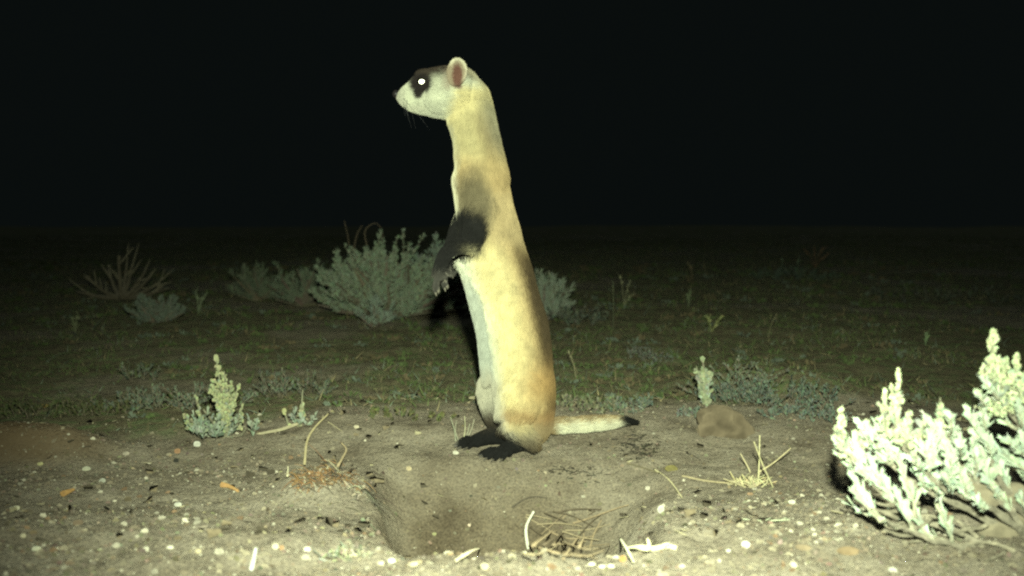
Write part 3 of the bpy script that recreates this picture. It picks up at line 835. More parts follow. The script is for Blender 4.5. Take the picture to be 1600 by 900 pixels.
def spike_part(root, p0, p1, rad, n, size, col=BUDC, leafn=0, leaf=.008, bend=.0):
    m_ = MB(); p0, p1 = np.array(p0), np.array(p1)
    q = spline([p0, (p0 + p1) / 2 + rng.normal(0, .02, 3) * np.linalg.norm(p1 - p0) + np.array([bend, 0, 0]), p1], 9)
    m_.tube(q, np.linspace(.0014, .0006, 9), (.25, .25, .16), 5)
    buds_along(m_, q, n, rad, size, col)
    if leafn: leaves_along(m_, q[:6], leafn, leaf, SAGE)
    return m_.build('flower_spike', M_leaf, root)

# --- big sagebrush mound behind the ferret and its neighbours
def gp(u, v): return ground(u, v)
p = gp(605, 497); shrub('sagebrush', p, .275, .190, 'big rounded grey-green sagebrush directly behind the ferret on its left', 'sagebrush', nb=105, nl=46, leaf=.0140, flat=.75, stems=6, col=(.27, .33, .22))
p = gp(690, 492) + np.array([0, .12, 0]); shrub('sagebrush', p, .13, .195, 'upright sagebrush clump rising just behind the ferret front paws', 'sagebrush', nb=20, nl=40, leaf=.019)
p = gp(475, 478); shrub('sagebrush', p, .15, .13, 'low thin sagebrush skirting the left end of the big rounded bush', 'sagebrush', nb=24, nl=26, leaf=.02, tv=NARROW_V, tt=NARROW_T, col=(.20, .25, .16))
p = gp(405, 470); shrub('sagebrush', p, .12, .12, 'thin grassy grey shrub furthest left in the line behind the ferret', 'sagebrush', nb=18, nl=18, leaf=.026, tv=NARROW_V, tt=NARROW_T, col=(.17, .21, .13))
p = gp(852, 500); shrub('sagebrush', p, .100, .122, 'spiky sagebrush showing to the right of the ferret back', 'sagebrush', nb=30, nl=34, leaf=.018, tv=NARROW_V, tt=NARROW_T, col=(.28, .33, .24))
p = gp(245, 505); shrub('sagebrush', p, .080, .075, 'small round grey sage cushion out on the dark plain at left', 'sagebrush', nb=22, nl=26, leaf=.012, stems=4, col=(.17, .205, .15))
p = gp(590, 508) + np.array([0, -.06, 0]); shrub('sagebrush', p, .055, .07, 'small leafy sprout at the foot of the big rounded sagebrush', 'sagebrush', nb=9, nl=18, leaf=.016, tv=NARROW_V, tt=NARROW_T)

# dry arching stems out of the big bush
pb = gp(560, 490)
for lab, pts in (('straight dry stalk poking up from the left top of the big sagebrush', [(548, 400), (544, 372), (538, 345)]),
                 ('arching dry stem looping over the top of the big sagebrush', [(575, 392), (570, 362), (584, 349), (595, 356), (600, 380)]),
                 ('thin dry stem leaning left above the big sagebrush', [(552, 392), (558, 366), (566, 352)])):
    m_ = MB(); q = spline([at(u, v, pb[1] + .05) for u, v in pts], 14); m_.tube(q, np.linspace(.0016, .0008, 14), (.2, .16, .1), 5)
    tag(m_.build('dry_stem', M_straw), lab, 'dry stem')

# --- dead shrub with bare pale branches, far left
c = gp(190, 468); root = empty('dead_shrub', c); tag(root, 'dead shrub with bare spreading branches on the dark plain at far left', 'dead shrub')
for (du, dv) in [(-55, -32), (-70, -8), (-22, -45), (-5, -64), (8, -52), (18, -55), (38, -42), (48, -36), (60, -22), (75, -14), (-40, -18), (28, -28)]:
    m_ = MB(); tip = at(190 + du, 468 + dv - 4, c[1] + rng.normal(0, .12))
    mid = c + (tip - c) * np.array([.5, .5, .35]); q = spline([c, mid, tip], 8)
    m_.tube(q, np.linspace(.009, .003, 8), (.20, .175, .12), 5)
    for j in range(3):
        s = q[rng.integers(4, 7)]; e = s + (tip - c) * .28 + rng.normal(0, .02, 3) + np.array([0, 0, .02]); m_.tube(spline([s, e], 4), [.003, .0025, .002, .0012], (.30, .27, .18), 4)
    m_.build('branch', M_bark, root)

# --- silver plant with flower spikes, left middle
c = gp(350, 684); root = empty('silver_sage', c); tag(root, 'silvery plant with a tall diamond shaped yellow-green flower head at left of the mound', 'sage plant')
Yp = c[1]
def P_(u, v, dy=0): return at(u, v, Yp + dy)
mst = MB()
for (a, b, d_) in [((350, 684), (343, 600), 0), ((345, 680), (318, 640), .01), ((352, 682), (375, 640), .01), ((345, 684), (295, 655), -.01), ((355, 684), (385, 668), 0)]:
    q = spline([P_(*a), (P_(*a) + P_(*b, d_)) / 2 + np.array([.004, 0, -.004]), P_(*b, d_)], 8); mst.tube(q, np.linspace(.0022, .001, 8), (.22, .21, .14), 5)
mst.build('stem', M_bark, root)['kind'] = 'stuff'
for (a, b, rad, nbud) in [((348, 668), (337, 556), .0080, 170), ((348, 655), (330, 592), .006, 80), ((352, 660), (350, 580), .0085, 130), ((354, 662), (362, 596), .0070, 110), ((354, 665), (369, 612), .0060, 80),
                          ((350, 655), (374, 600), .006, 80), ((348, 650), (327, 606), .006, 70), ((320, 678), (305, 616), .0042, 70), ((300, 672), (288, 645), .006, 60), ((375, 672), (379, 630), .0042, 60), ((356, 676), (341, 612), .006, 110)]:
    spike_part(root, P_(*a), P_(*b, rng.normal(0, .008)), rad, int(nbud * 1.7), .0016, (.33, .35, .19), 10, .007)
fol = MB()
for k in range(24):
    u = rng.uniform(292, 400); q0 = P_(u, 686, rng.normal(0, .02)); q1 = q0 + np.array([rng.normal(0, .014), rng.normal(0, .01), rng.uniform(.012, .034)])
    leaves_along(fol, spline([q0, (q0 + q1) / 2, q1], 4), 16, .009, (.24, .28, .20))
fol.build('foliage', M_leaf, root)['kind'] = 'stuff'
# its small neighbour with a lying stem
c = gp(462, 668); root = empty('silver_sage', c); Yp = c[1]
tag(root, 'small silvery sprig with a single upright flower spike at the mound edge', 'sage plant')
m_ = MB(); m_.tube(spline([P_(382, 684), P_(410, 677, -.02), P_(440, 671, -.02), P_(465, 662)], 12), np.linspace(.0012, .0022, 12), (.42, .38, .24), 6); m_.build('lying_stem', M_straw, root)
spike_part(root, P_(468, 666), P_(473, 609), .0050, 90, .0022, (.38, .38, .22)); spike_part(root, P_(452, 668), P_(444, 640), .004, 40, .002, (.40, .40, .2))
fol = MB()
for k in range(5):
    q0 = P_(rng.uniform(456, 482), 667, rng.normal(0, .01)); q1 = q0 + np.array([rng.normal(0, .01), 0, rng.uniform(.01, .022)]); leaves_along(fol, spline([q0, q1], 3), 12, .008, (.27, .31, .23))
fol.build('foliage', M_leaf, root)['kind'] = 'stuff'

# --- leafy spike plant right of the tail
c = gp(1102, 632); root = empty('silver_sage', c); Yp = c[1]
tag(root, 'upright pale flower head plant standing behind the tail tip on the right', 'sage plant')
m_ = MB(); m_.tube(spline([P_(1104, 636), P_(1100, 600), P_(1098, 565)], 8), np.linspace(.002, .001, 8), WOOD, 5); m_.build('stem', M_bark, root)
for (a, b) in [((1102, 625), (1098, 560)), ((1102, 628), (1088, 572)), ((1104, 630), (1110, 580)), ((1104, 634), (1092, 600))]:
    spike_part(root, P_(*a), P_(*b), .0065, 85, .0028, (.30, .33, .20), 30, .011)

# --- low grey-green mats (each its own plant)
def mat_plant(u, v, w, d_, h, label, n=60, col=(.24, .30, .23), leaf=.0085):
    col = np.array(col) * np.array([.56, .52, .46]); n = int(n * .8); leaf = leaf * .8
    c = gp(u, v); root = empty('mat_plant', c); tag(root, label, 'mat plant'); fol = MB(); st = MB()
    for k in range(n):
        a = rng.uniform(0, 2 * PI); r = math.sqrt(rng.random()); x, y = c[0] + math.cos(a) * r * w, c[1] + math.sin(a) * r * d_
        q0 = on(x, y) - np.array([0, 0, .002]); hh = h * (1 - .6 * r * r) * rng.uniform(.6, 1.2)
        q1 = q0 + np.array([rng.normal(0, .4 * h), rng.normal(0, .3 * h), hh]); q = spline([q0, (q0 + q1) / 2, q1], 4)
        st.tube(q, .0006, WOOD, 3); leaves_along(fol, q, 17, leaf, col, .2, jit=.35)
    st.build('stem', M_bark, root)['kind'] = 'stuff'; fol.build('foliage', M_leaf, root)['kind'] = 'stuff'
mat_plant(235, 636, .07, .05, .030, 'loose silvery mat plant left of the tall flower head')
mat_plant(222, 598, .025, .03, .040, 'small faint upright tuft behind the loose silvery mat', 14)
mat_plant(318, 640, .055, .03, .040, 'grey leafy mat just behind the tall flower head', 26)
mat_plant(455, 618, .065, .04, .040, 'flat grey mat plant behind the small single spike', 50)
mat_plant(1000, 562, .050, .05, .030, 'blue-grey mat plant on the slope right of the ferret back', 34, (.26, .31, .27))
mat_plant(1150, 612, .055, .06, .045, 'loose grey mat beside the pale flower head plant', 46)
mat_plant(1215, 628, .095, .07, .035, 'wide blue-green mat covering the low hummock at right', 120, (.20, .27, .22))
mat_plant(1262, 655, .055, .03, .022, 'thin blue-green mat at the right edge of the mound', 36, (.22, .29, .25))
mat_plant(925, 643, .060, .035, .020, 'scraggly mat plant just above the tail', 50, (.27, .30, .20))
mat_plant(985, 640, .045, .02, .018, 'small blue-green mat behind the black tail tip', 30, (.22, .29, .24))
mat_plant(1075, 655, .03, .015, .014, 'tiny grey mat between tail tip and brown rock', 16, (.26, .32, .28))
mat_plant(635, 655, .055, .02, .014, 'sparse green mat on the crest left of the ferret', 26, (.19, .22, .10))
mat_plant(80, 650, .12, .06, .022, 'dark green low mat at the far left of the diggings', 60, (.14, .17, .08))
mat_plant(1240, 436, .22, .22, .05, 'dim blue-green mat far out on the plain at right', 60, (.18, .25, .19), .022)
mat_plant(900, 505, .10, .08, .05, 'dim grey mat under the spiky sagebrush at right', 40, (.20, .25, .20), .014)
mat_plant(560, 455, .2, .1, .03, 'dim low growth behind the left sagebrush line', 20, (.2, .25, .2), .02)
mat_plant(1480, 470, .30, .25, .05, 'faint mat on the dark plain behind the bright sagebrush', 50, (.18, .22, .17), .02)

# --- thin weeds on the dark plain
def weed(u, v, stalks, label, col=(.30, .30, .17), thick=.0015, bud=.003, n=22):
    c = gp(u, v); root = empty('weed', c); tag(root, label, 'weed')
    for (du, dv) in stalks:
        m_ = MB(); tip = at(u + du, v + dv, c[1]); q = spline([c, c + (tip - c) * np.array([.4, 1, .55]), tip], 8)
        m_.tube(q, np.linspace(thick, thick * .6, 8), col, 5); buds_along(m_, q[4:], n, bud * 1.2, bud, col); leaves_along(m_, q, 8, bud * 5, col, tv=NARROW_V, tt=NARROW_T)
        m_.build('stalk', M_leaf, root)
weed(975, 480, [(-6, -50), (10, -42), (14, -20)], 'pale forked weed standing alone right of the spiky sagebrush')
weed(1082, 440, [(-2, -24), (-7, -32)], 'small weed on the dark plain above the pale forked one', (.26, .22, .12))
weed(1222, 432, [(0, -30)], 'left of two single green stalks far out at right', (.2, .28, .17))
weed(1246, 432, [(3, -34)], 'right of two single green stalks far out at right', (.2, .28, .17))
weed(1274, 420, [(-18, -32), (-2, -32), (12, -32), (20, -24)], 'row of faint reddish stalks farthest out on the plain', (.28, .18, .10), .002, .005)
weed(1076, 480, [(-2, -20), (3, -28)], 'faint sprig on the plain below the small dark weed', (.22, .26, .14))
weed(1446, 540, [(4, -22), (2, -12)], 'faint green sprig on the plain left of the tall bright spikes', (.22, .30, .15))
weed(118, 520, [(0, -14), (-6, -24), (4, -30)], 'thin weed in the darkness at far left', (.22, .24, .13))
weed(310, 490, [(-4, -36), (6, -26), (14, -34)], 'thin weeds standing right of the round sage cushion', (.22, .26, .15), .002, .003)
weed(958, 515, [(0, -75)], 'tall thin stalk rising right of the spiky sagebrush', (.16, .18, .1), .001, .0015)
weed(1112, 520, [(10, -14), (-8, -28), (16, -26)], 'yellow-green sprig in the grass right of centre', (.32, .34, .14), .0012, .003)
weed(1200, 528, [(14, -38)], 'thin slanting dry stalk in the grass at right', (.26, .24, .13), .001, .001)
weed(900, 590, [(-12, -42)], 'thin dry stalk close to the ferret back', (.34, .32, .18), .0009, .0012)

# --- grass and litter over the plain
gm = MB()
def scatter(n, ymin, ymax, pw=1.0):
    y = ymin * (ymax / ymin) ** (rng.random(n) ** pw)
    x = rng.uniform(-.75, .75, n) * (y + .35)
    return x, y
x, y = scatter(125000, 1.35, 18, .85)
vg = bare_mask(x, y); cl = fbm(x * 7, y * 7, o=3, s=90); k = rng.random(len(x)) < np.clip(vg * (.42 + 1.5 * cl + .6 * fbm(x * 2.1, y * 2.1, o=2, s=93)), .0, 1); x, y = x[k], y[k]; cl = cl[k]
z = g(x, y); N = len(x)
D = np.stack([rng.normal(0, .75, N), rng.normal(0, .75, N), rng.uniform(.35, 1.0, N)], 1)
grn = np.array([.13, .175, .062]); strw = np.array([.26, .225, .12]); gry = np.array([.175, .21, .145]); drk = np.array([.09, .09, .05])
pick = rng.random(N); CC = np.where((pick < .5)[:, None], grn, np.where((pick < .68)[:, None], strw, np.where((pick < .85)[:, None], gry, drk))) * rng.uniform(.6, 1.4, (N, 1))
sz = rng.gamma(4, .0022, N) * (1 + .22 * (y - 1.4)) + .004
gm.inst(BLADE_V, BLADE_T, orient(D, sz, wid=np.clip(.0017 * (1 + .3 * (y - 1.4)) / sz, .05, .5)), np.stack([x, y, z - .001], 1), CC)
o = gm.build('grass', M_grass, None, (0, 0, 0)); tag(o, 'short sparse green and straw grass growing over the plain behind the burrow', 'grass', kind='stuff')
# brighter tiny rosettes
rm = MB(); x, y = scatter(2600, 1.42, 7, .8); k = rng.random(len(x)) < bare_mask(x, y) * np.clip(.5 + 1.8 * fbm(x * 4, y * 4, o=2, s=96), 0, 1); x, y = x[k], y[k]; N0 = len(x)
px_, py_ = np.repeat(x, 9) , np.repeat(y, 9); N = len(px_); sp = .006 * (1 + .3 * (py_ - 1.4)); px_ = px_ + rng.normal(0, 1, N) * sp; py_ = py_ + rng.normal(0, 1, N) * sp
D = np.stack([rng.normal(0, .8, N), rng.normal(0, .8, N), rng.uniform(.3, 1, N)], 1); kc = np.repeat(rng.random(N0), 9)
CC = np.where((kc < .5)[:, None], np.array([.10, .14, .05]), np.where((kc < .75)[:, None], np.array([.14, .17, .12]), np.array([.16, .13, .07]))) * rng.uniform(.7, 1.3, (N, 1))
rm.inst(LEAF_V, LEAF_T, orient(D, (.009 + .003 * (py_ - 1.4)) * rng.uniform(.6, 1.3, N), wid=1.4), np.stack([px_, py_, g(px_, py_)], 1), CC)
o = rm.build('ground_cover', M_leaf, None, (0, 0, 0)); tag(o, 'tiny leafy rosettes dotted among the grass of the plain', 'ground cover', kind='stuff')

# --- gravel
def gravel(name, n, ymin, ymax, smin, smax, label, seed, dens):
    mb = MB(); y = rng.uniform(ymin, ymax, n); x = rng.uniform(-.62, .62, n) * (y + .15); k = rng.random(n) < dens(x, y); x, y = x[k], y[k]; n = len(x)
    per = n // 4 + 1
    for q in range(4):
        tv, tt = ico_rock(1 if smax > .002 else 0, seed + q, (1, .8, .6), .9); a, b = q * per, min(n, (q + 1) * per); m = b - a
        s = smin * (smax / smin) ** (rng.random(m) ** 2.2)
        r = rng.random(m); CC = np.where((r < .20)[:, None], np.array([.50, .47, .35]), np.where((r < .58)[:, None], np.array([.30, .265, .18]), np.where((r < .93)[:, None], np.array([.20, .17, .115]), np.array([.26, .175, .10])))) * rng.uniform(.65, 1.25, (m, 1))
        M_ = orient(np.stack([rng.normal(0, .35, m), rng.normal(0, .35, m), np.ones(m)], 1), s)
        xx, yy = x[a:b], y[a:b]; mb.inst(tv, tt, M_, np.stack([xx, yy, g(xx, yy) + s * .15], 1), CC)
    o = mb.build(name, M_stone, None, (0, 0, 0), smooth=True); tag(o, label, 'gravel', kind='stuff')
def dn(x, y):
    lft = sstep(-.10, -.3, x); rg = sstep(.10, .22, x) * sstep(1.22, 1.0, y)
    near = sstep(.80, .76, y); inh = (x > -.16) & (x < .10) & (y > .775) & (y < 1.3)
    d = np.clip(.10 + .55 * lft * sstep(1.4, 1.1, y) + .8 * rg + near, 0, 1) * (.45 + .75 * fbm(x * 12, y * 12, o=2, s=99) + .25)
    return np.where(inh, .06, d)
gravel('gravel', 11000, .50, 1.50, .0010, .0036, 'fine pale gravel scattered over the bare soil around the burrow', 5, dn)
gravel('coarse_sand', 42000, .50, 1.45, .0005, .0012, 'coarse sand grains strewn over the bare soil around the burrow', 11, lambda x, y: np.clip(dn(x, y) + .12, 0, 1))

# --- crumbs of soil and shredded litter
def crumbs():
    mb = MB(); n = 26000; y = rng.uniform(.6, 1.6, n); x = rng.uniform(-.6, .6, n) * (y + .15)
    k = rng.random(n) < np.clip((1 - bare_mask(x, y)) * (.45 + .9 * fbm(x * 9, y * 9, o=3, s=120)), 0, 1); x, y = x[k], y[k]; n = len(x)
    tv, tt = ico_rock(0, 4, (1, .8, .7), 1.0); sz = .0007 * (4.2 ** (rng.random(n) ** 2.4))
    mb.inst(tv, tt, orient(rng.normal(0, 1, (n, 3)), sz), np.stack([x, y, g(x, y)], 1), jitcol((.20, .17, .115), n, .3))
    tag(mb.build('soil_crumbs', M_clod, None, (0, 0, 0), smooth=False), 'loose crumbs of soil over the bank and the bare ground', 'soil', kind='stuff')
    mb = MB(); n = 1500; y = rng.uniform(.8, 1.7, n); x = rng.uniform(-.6, .6, n) * (y + .15)
    k = rng.random(n) < np.clip(.5 + 1.6 * fbm(x * 8, y * 8, o=2, s=130), .05, 1); x, y = x[k], y[k]; n = len(x); a = rng.uniform(0, PI, n)
    D = np.stack([np.cos(a), np.sin(a), rng.normal(.05, .15, n)], 1); L_ = rng.uniform(.003, .011, n)
    tv = np.array([(-.5, 0, 0), (.5, 0, 0), (0, .7, 0), (-.3, 0, 1), (.3, 0, 1), (0, .4, 1.0)]); tt = np.array([(0, 1, 4), (0, 4, 3), (1, 2, 5), (1, 5, 4), (2, 0, 3), (2, 3, 5), (3, 4, 5)])
    r = rng.random(n)[:, None]; CC = np.where(r < .5, np.array([.08, .068, .045]), np.where(r < .8, np.array([.22, .18, .11]), np.array([.40, .36, .22])))
    mb.inst(tv, tt, orient(D, L_, wid=.0008 / L_) * np.array([1, 1, 1]), np.stack([x, y, g(x, y) + .0006], 1), CC)
    tag(mb.build('litter', M_straw, None, (0, 0, 0)), 'scattered bits of dead stem over the bare ground', 'litter', kind='stuff')
crumbs()

# --- single stones one can point at: (u, v, px size, colour, squash, label, category)
WH = (.60, .60, .49)
for (u, v, w, col, sq, lab) in [
    (308, 697, 8, WH, .85, 'round white pebble just below the silvery flower head plant'),
    (278, 791, 8, WH, .7, 'white pebble alone on bare soil left of the root lump'),
    (26, 797, 7, (.70, .68, .48), .8, 'cream pebble nearest the left edge of the picture'),
    (57, 860, 10, (.66, .66, .48), .6, 'wide cream pebble low in the left corner'),
    (36, 841, 7, (.60, .55, .38), .7, 'yellowish pebble between two cream ones in the left corner'),
    (612, 880, 9, WH, .75, 'bright white pebble on the near rim of the burrow'),
    (595, 884, 7, (.60, .56, .38), .7, 'yellow pebble on the near rim left of the white one'),
    (647, 885, 9, (.60, .54, .34), .7, 'tan pebble on the near rim right of the white one'),
    (757, 888, 10, (.46, .42, .28), .8, 'knobbly tan pebble at the middle of the near rim'),
    (925, 885, 8, (.62, .60, .44), .6, 'pale flat pebble at the right end of the near rim'),
    (954, 888, 8, (.64, .62, .46), .6, 'pale pebble beside the bright dead stalk'),
    (973, 878, 8, (.46, .28, .10), .9, 'orange pebble below the bright dead stalk'),
    (1033, 801, 8, WH, 1.1, 'upright white chip on the gravel right of the burrow'),
    (1165, 856, 9, (.66, .66, .56), .9, 'greyish white pebble on the gravel at lower right'),
    (1138, 862, 5, (.60, .60, .48), .8, 'small pale pebble left of the greyish white one'),
    (1237, 786, 8, (.60, .60, .46), .6, 'pale slanting chip near the bright sagebrush'),
    (1395, 893, 9, WH, .6, 'white pebble at the bottom below the bright sagebrush'),
    (1049, 735, 14, (.20, .17, .06), .55, 'round olive brown stone with pitted top right of the tail'),
    (200, 783, 7, (.15, .12, .07), 1.1, 'small dark brown nugget on the left soil'),
    (122, 820, 11, (.22, .17, .11), .6, 'brown clod on the left gravel'),
    (52, 835, 9, (.22, .17, .10), .5, 'flat brown clod beside the yellowish pebble'),
    (135, 735, 9, (.50, .50, .36), .6, 'pale stone at the edge of the brown heap'),
    (63, 727, 6, (.52, .50, .26), .7, 'yellow pebble on the brown heap at left'),
    (160, 754, 7, (.45, .45, .36), .8, 'grey pebble between the brown heaped soil and bare ground'),
    (197, 711, 7, (.44, .40, .30), .6, 'small grey stone in the litter at left'),
    (277, 708, 7, (.36, .22, .12), .9, 'reddish brown clod below the silvery plant'),
    (275, 722, 6, (.05, .05, .04), .9, 'small black dropping below the reddish clod'),
    (712, 710, 6, (.60, .58, .46), .8, 'tiny white pebble in front of the far hind foot'),
    (557, 669, 6, (.55, .50, .34), .6, 'cream chip on the crest left of the ferret'),
    (639, 734, 6, (.50, .42, .26), .8, 'tan pebble on the far bank of the burrow'),
    (733, 823, 3.5, (.66, .55, .40), .9, 'tiny pale speck on the bank inside the burrow'),
    (1012, 765, 5, (.58, .54, .42), 1.0, 'small cream pebble below the olive stone'),
    (70, 637, 9, (.34, .22, .07), .6, 'orange-brown stone in the dark grass at far left'),
    (430, 857, 7, (.66, .62, .44), 1.1, 'pale pebble left of the dark gap by the burrow rim'),
    (440, 858, 6, (.40, .26, .14), .9, 'reddish pebble left of the dark gap by the burrow rim'),
    (480, 860, 8, (.72, .72, .55), .6, 'long white pebble near the bottom left of the root lump'),
    (228, 862, 7, (.60, .58, .44), .9, 'grey-white pebble on the gravel low at left'),
    (266, 857, 8, (.72, .70, .54), .5, 'flat whitish pebble low at left'),
    (310, 864, 6, (.62, .55, .34), .8, 'yellow pebble right of the flat whitish one'),
    (1325, 865, 26, (.25, .19, .11), .3, 'flat brown clod pressed in the soil under the bright sagebrush'),
    (1255, 858, 18, (.24, .19, .12), .3, 'second flat brown clod further left of the bright sagebrush'),
]:
    p = gp(u, v); r = w * p[1] / F_PX / 1.6 * 1.15
    V, T = ico_rock(2, int(u * 7 + v) % 97, (1, .8, sq), .30); V = V * r
    a = rng.uniform(-.5, .5); R_ = np.array([[math.cos(a), -math.sin(a), 0], [math.sin(a), math.cos(a), 0], [0, 0, 1]])
    nm = 'clod' if 'clod' in lab else 'dropping' if 'dropping' in lab else 'pebble' if w < 12 else 'stone'
    o = mk(nm, V @ R_.T + p + np.array([0, 0, r * sq * .45]), T, M_clod if nm == 'clod' else M_stone, cols=jitcol(col, 1, .02)[0], smooth=True); tag(o, lab, nm)

# brown rock
p = gp(1135, 690); V, T = ico_rock(4, 23, (1, .6, 1), .75); V = V * np.array([S(40), .03, S(40)]) * 1.1
V[:, 2] *= 1 - .35 * np.abs(V[:, 0]) / .04 * .5
c = at(1130, 676, p[1] + .03)
o = mk('rock', V + c, T, mat_attr('brown_rock', .95, 60, .38, .003, .1), cols=(.155, .125, .080), smooth=True); tag(o, 'dull brown half buried rock on the mound right of the tail', 'rock')

# --- single twigs, straws and stems
def stick(name, pts, r0, r1, col, label, cat, side=(), mat=None, lift=0.0, dy=0.0):
    base_p = [gp(u, v) for u, v in (pts[0], pts[-1])]
    m_ = MB(); n_ = len(pts); Ys = np.linspace(base_p[0][1], base_p[1][1], n_)
    def pt(u, v):
        q = gp(u, v); return q + np.array([0, 0, r0 * .8 + lift])
    q = spline([pt(u, v) for u, v in pts], 5 * n_); m_.tube(q, np.linspace(r0, r1, len(q)), col, 6)
    for (i, du, dv) in side:
        s = q[i]; uu, vv = pts[0][0], pts[0][1]; e = s + np.array([du, 0, -dv]) * s[1] / F_PX
        m_.tube(spline([s, (s + e) / 2 + np.array([0, -.002, .001]), e], 6), np.linspace(r1, r1 * .5, 6), col, 5)
    o = m_.build(name, mat or M_straw); tag(o, label, cat); return o
def stalk(name, root_px, tips, r, col, label, cat, Yoff=0.0):
    """upright straws out of one root; each straw a part"""
    c = gp(*root_px); root = empty(name, c); tag(root, label, cat)
    for tip in tips:
        m_ = MB(); b = gp(tip[2], tip[3]) if len(tip) > 2 else c
        e = at(tip[0], tip[1], b[1] + Yoff + rng.normal(0, .008)); q = spline([b, (b + e) / 2 + rng.normal(0, .0015, 3), e], 9); m_.tube(q, np.linspace(r, r * .6, 9), jitcol(col, 1, .1)[0], 5); m_.build('straw', M_straw, root)
    return root
STR = (.50, .45, .26); STB = (.62, .60, .42)
stalk('dry_grass', (1183, 758), [(1187, 680, 1184, 760), (1178, 690, 1208, 762), (1236, 700, 1186, 738), (1157, 709, 1173, 740), (1160, 745, 1168, 722), (1150, 752, 1175, 760), (1200, 745, 1190, 762), (1130, 748, 1165, 762)], .0010, STR, 'tuft of crossing pale straws on the soil right of the ferret', 'dry grass')
m_ = MB(); c = gp(1168, 757)
for k in range(60):
    a = c + np.array([rng.normal(0, .010), rng.normal(0, .008), 0]); m_.tube(spline([a, a + np.array([rng.normal(0, .009), rng.normal(0, .004), rng.uniform(.002, .011)])], 3), .0005, jitcol(STR, 1, .2)[0], 4)
tag(m_.build('dry_grass', M_straw), 'crushed straw crown at the foot of the crossing straws', 'dry grass', kind='stuff')
stalk('dry_grass', (722, 694), [(726, 650, 722, 696), (741, 655, 724, 694), (713, 658, 718, 694), (704, 652, 712, 690), (734, 662, 722, 692)], .0006, (.42, .42, .28), 'small tuft of thin straws in front of the far hind foot', 'dry grass')
stick('dry_stem', [(476, 735), (480, 700), (492, 678), (514, 655)], .0015, .0010, (.42, .36, .2), 'bent dry stem arching up on the soil left of the ferret', 'dry stem', lift=.006)
stick('dry_stem', [(512, 660), (524, 668), (534, 676)], .0008, .0005, (.34, .3, .18), 'short thin stem crossing the top of the bent one', 'dry stem')
stick('twig', [(528, 737), (536, 722), (541, 709), (533, 698)], .0014, .0008, (.36, .29, .17), 'forked brown twig standing at the top of the root lump', 'twig', lift=.004)
stick('twig', [(542, 740), (552, 734), (558, 733)], .0012, .0006, (.06, .045, .03), 'short black twig beside the forked brown one', 'twig')
stick('leaf_chip', [(346, 762), (358, 764), (372, 772)], .0030, .0012, (.46, .28, .11), 'orange dry leaf curl on the soil left of the root lump', 'dry leaf')
stick('leaf_chip', [(98, 776), (108, 772), (116, 769)], .0032, .0012, (.42, .25, .09), 'orange-brown leaf curl on the soil at far left', 'dry leaf')
stick('twig', [(382, 748), (392, 738), (405, 725)], .0008, .0004, (.08, .07, .05), 'thin dark twig pointing up right on the left soil', 'twig')
stick('twig', [(1072, 709), (1084, 714), (1095, 721)], .0010, .0006, (.07, .06, .045), 'short straight dark twig above the olive stone', 'twig')
stick('straw', [(1022, 735), (1045, 752), (1066, 779)], .0010, .0006, (.42, .38, .22), 'thin bent straw below the olive stone', 'straw')
stick('straw', [(1066, 745), (1100, 752), (1140, 756), (1165, 752)], .0010, .0008, (.40, .34, .2), 'long straw lying toward the crossing straws', 'straw')
stick('straw', [(980, 726), (1000, 732), (1022, 738), (1045, 748)], .0009, .0006, (.14, .12, .07), 'dark straw running into the thin bent one', 'straw')
stick('dead_stalk', [(978, 862), (1000, 861), (1020, 862), (1040, 858), (1057, 861)], .0024, .0017, (.74, .70, .44), 'bright cream dead stalk lying at the bottom right of the burrow', 'dead stalk', side=((10, -2, -16), (16, 12, -6)))
stick('straw', [(969, 848), (980, 868), (990, 888)], .0012, .0007, (.68, .66, .44), 'pale straw crossing the left end of the dead stalk', 'straw', lift=.003)
stick('straw', [(712, 884), (735, 870), (750, 862)], .0013, .0007, (.60, .54, .36), 'straw sticking out over the near rim of the burrow', 'straw', lift=.002)
stick('bleached_stalk', [(393, 899), (397, 884), (400, 868)], .0015, .0011, (.62, .64, .56), 'thick bright white stem at the bottom edge left of the burrow', 'stem', lift=.003)
stick('pale_stalk', [(1160, 812), (1190, 815), (1234, 813)], .0006, .0005, (.50, .54, .36), 'thin pale green stem lying on the right gravel', 'stem', side=((8, 10, -5), (12, 9, -4)))
# white curved blade on the right bank of the hole
c = gp(825, 858); q = spline([c + np.array([0, 0, 0]), at(822, 825, c[1] - .004), at(834, 799, c[1] - .002)], 12); m_ = MB(); m_.tube(q, np.linspace(.0016, .0011, 12), (.66, .66, .52), 6); tag(m_.build('white_root', M_straw), 'white curved root standing on the right bank of the burrow', 'root')
stick('root', [(800, 798), (820, 786), (838, 781), (855, 783)], .0009, .0005, (.10, .085, .06), 'thin dark arched root above the white curved one', 'root', lift=.002)
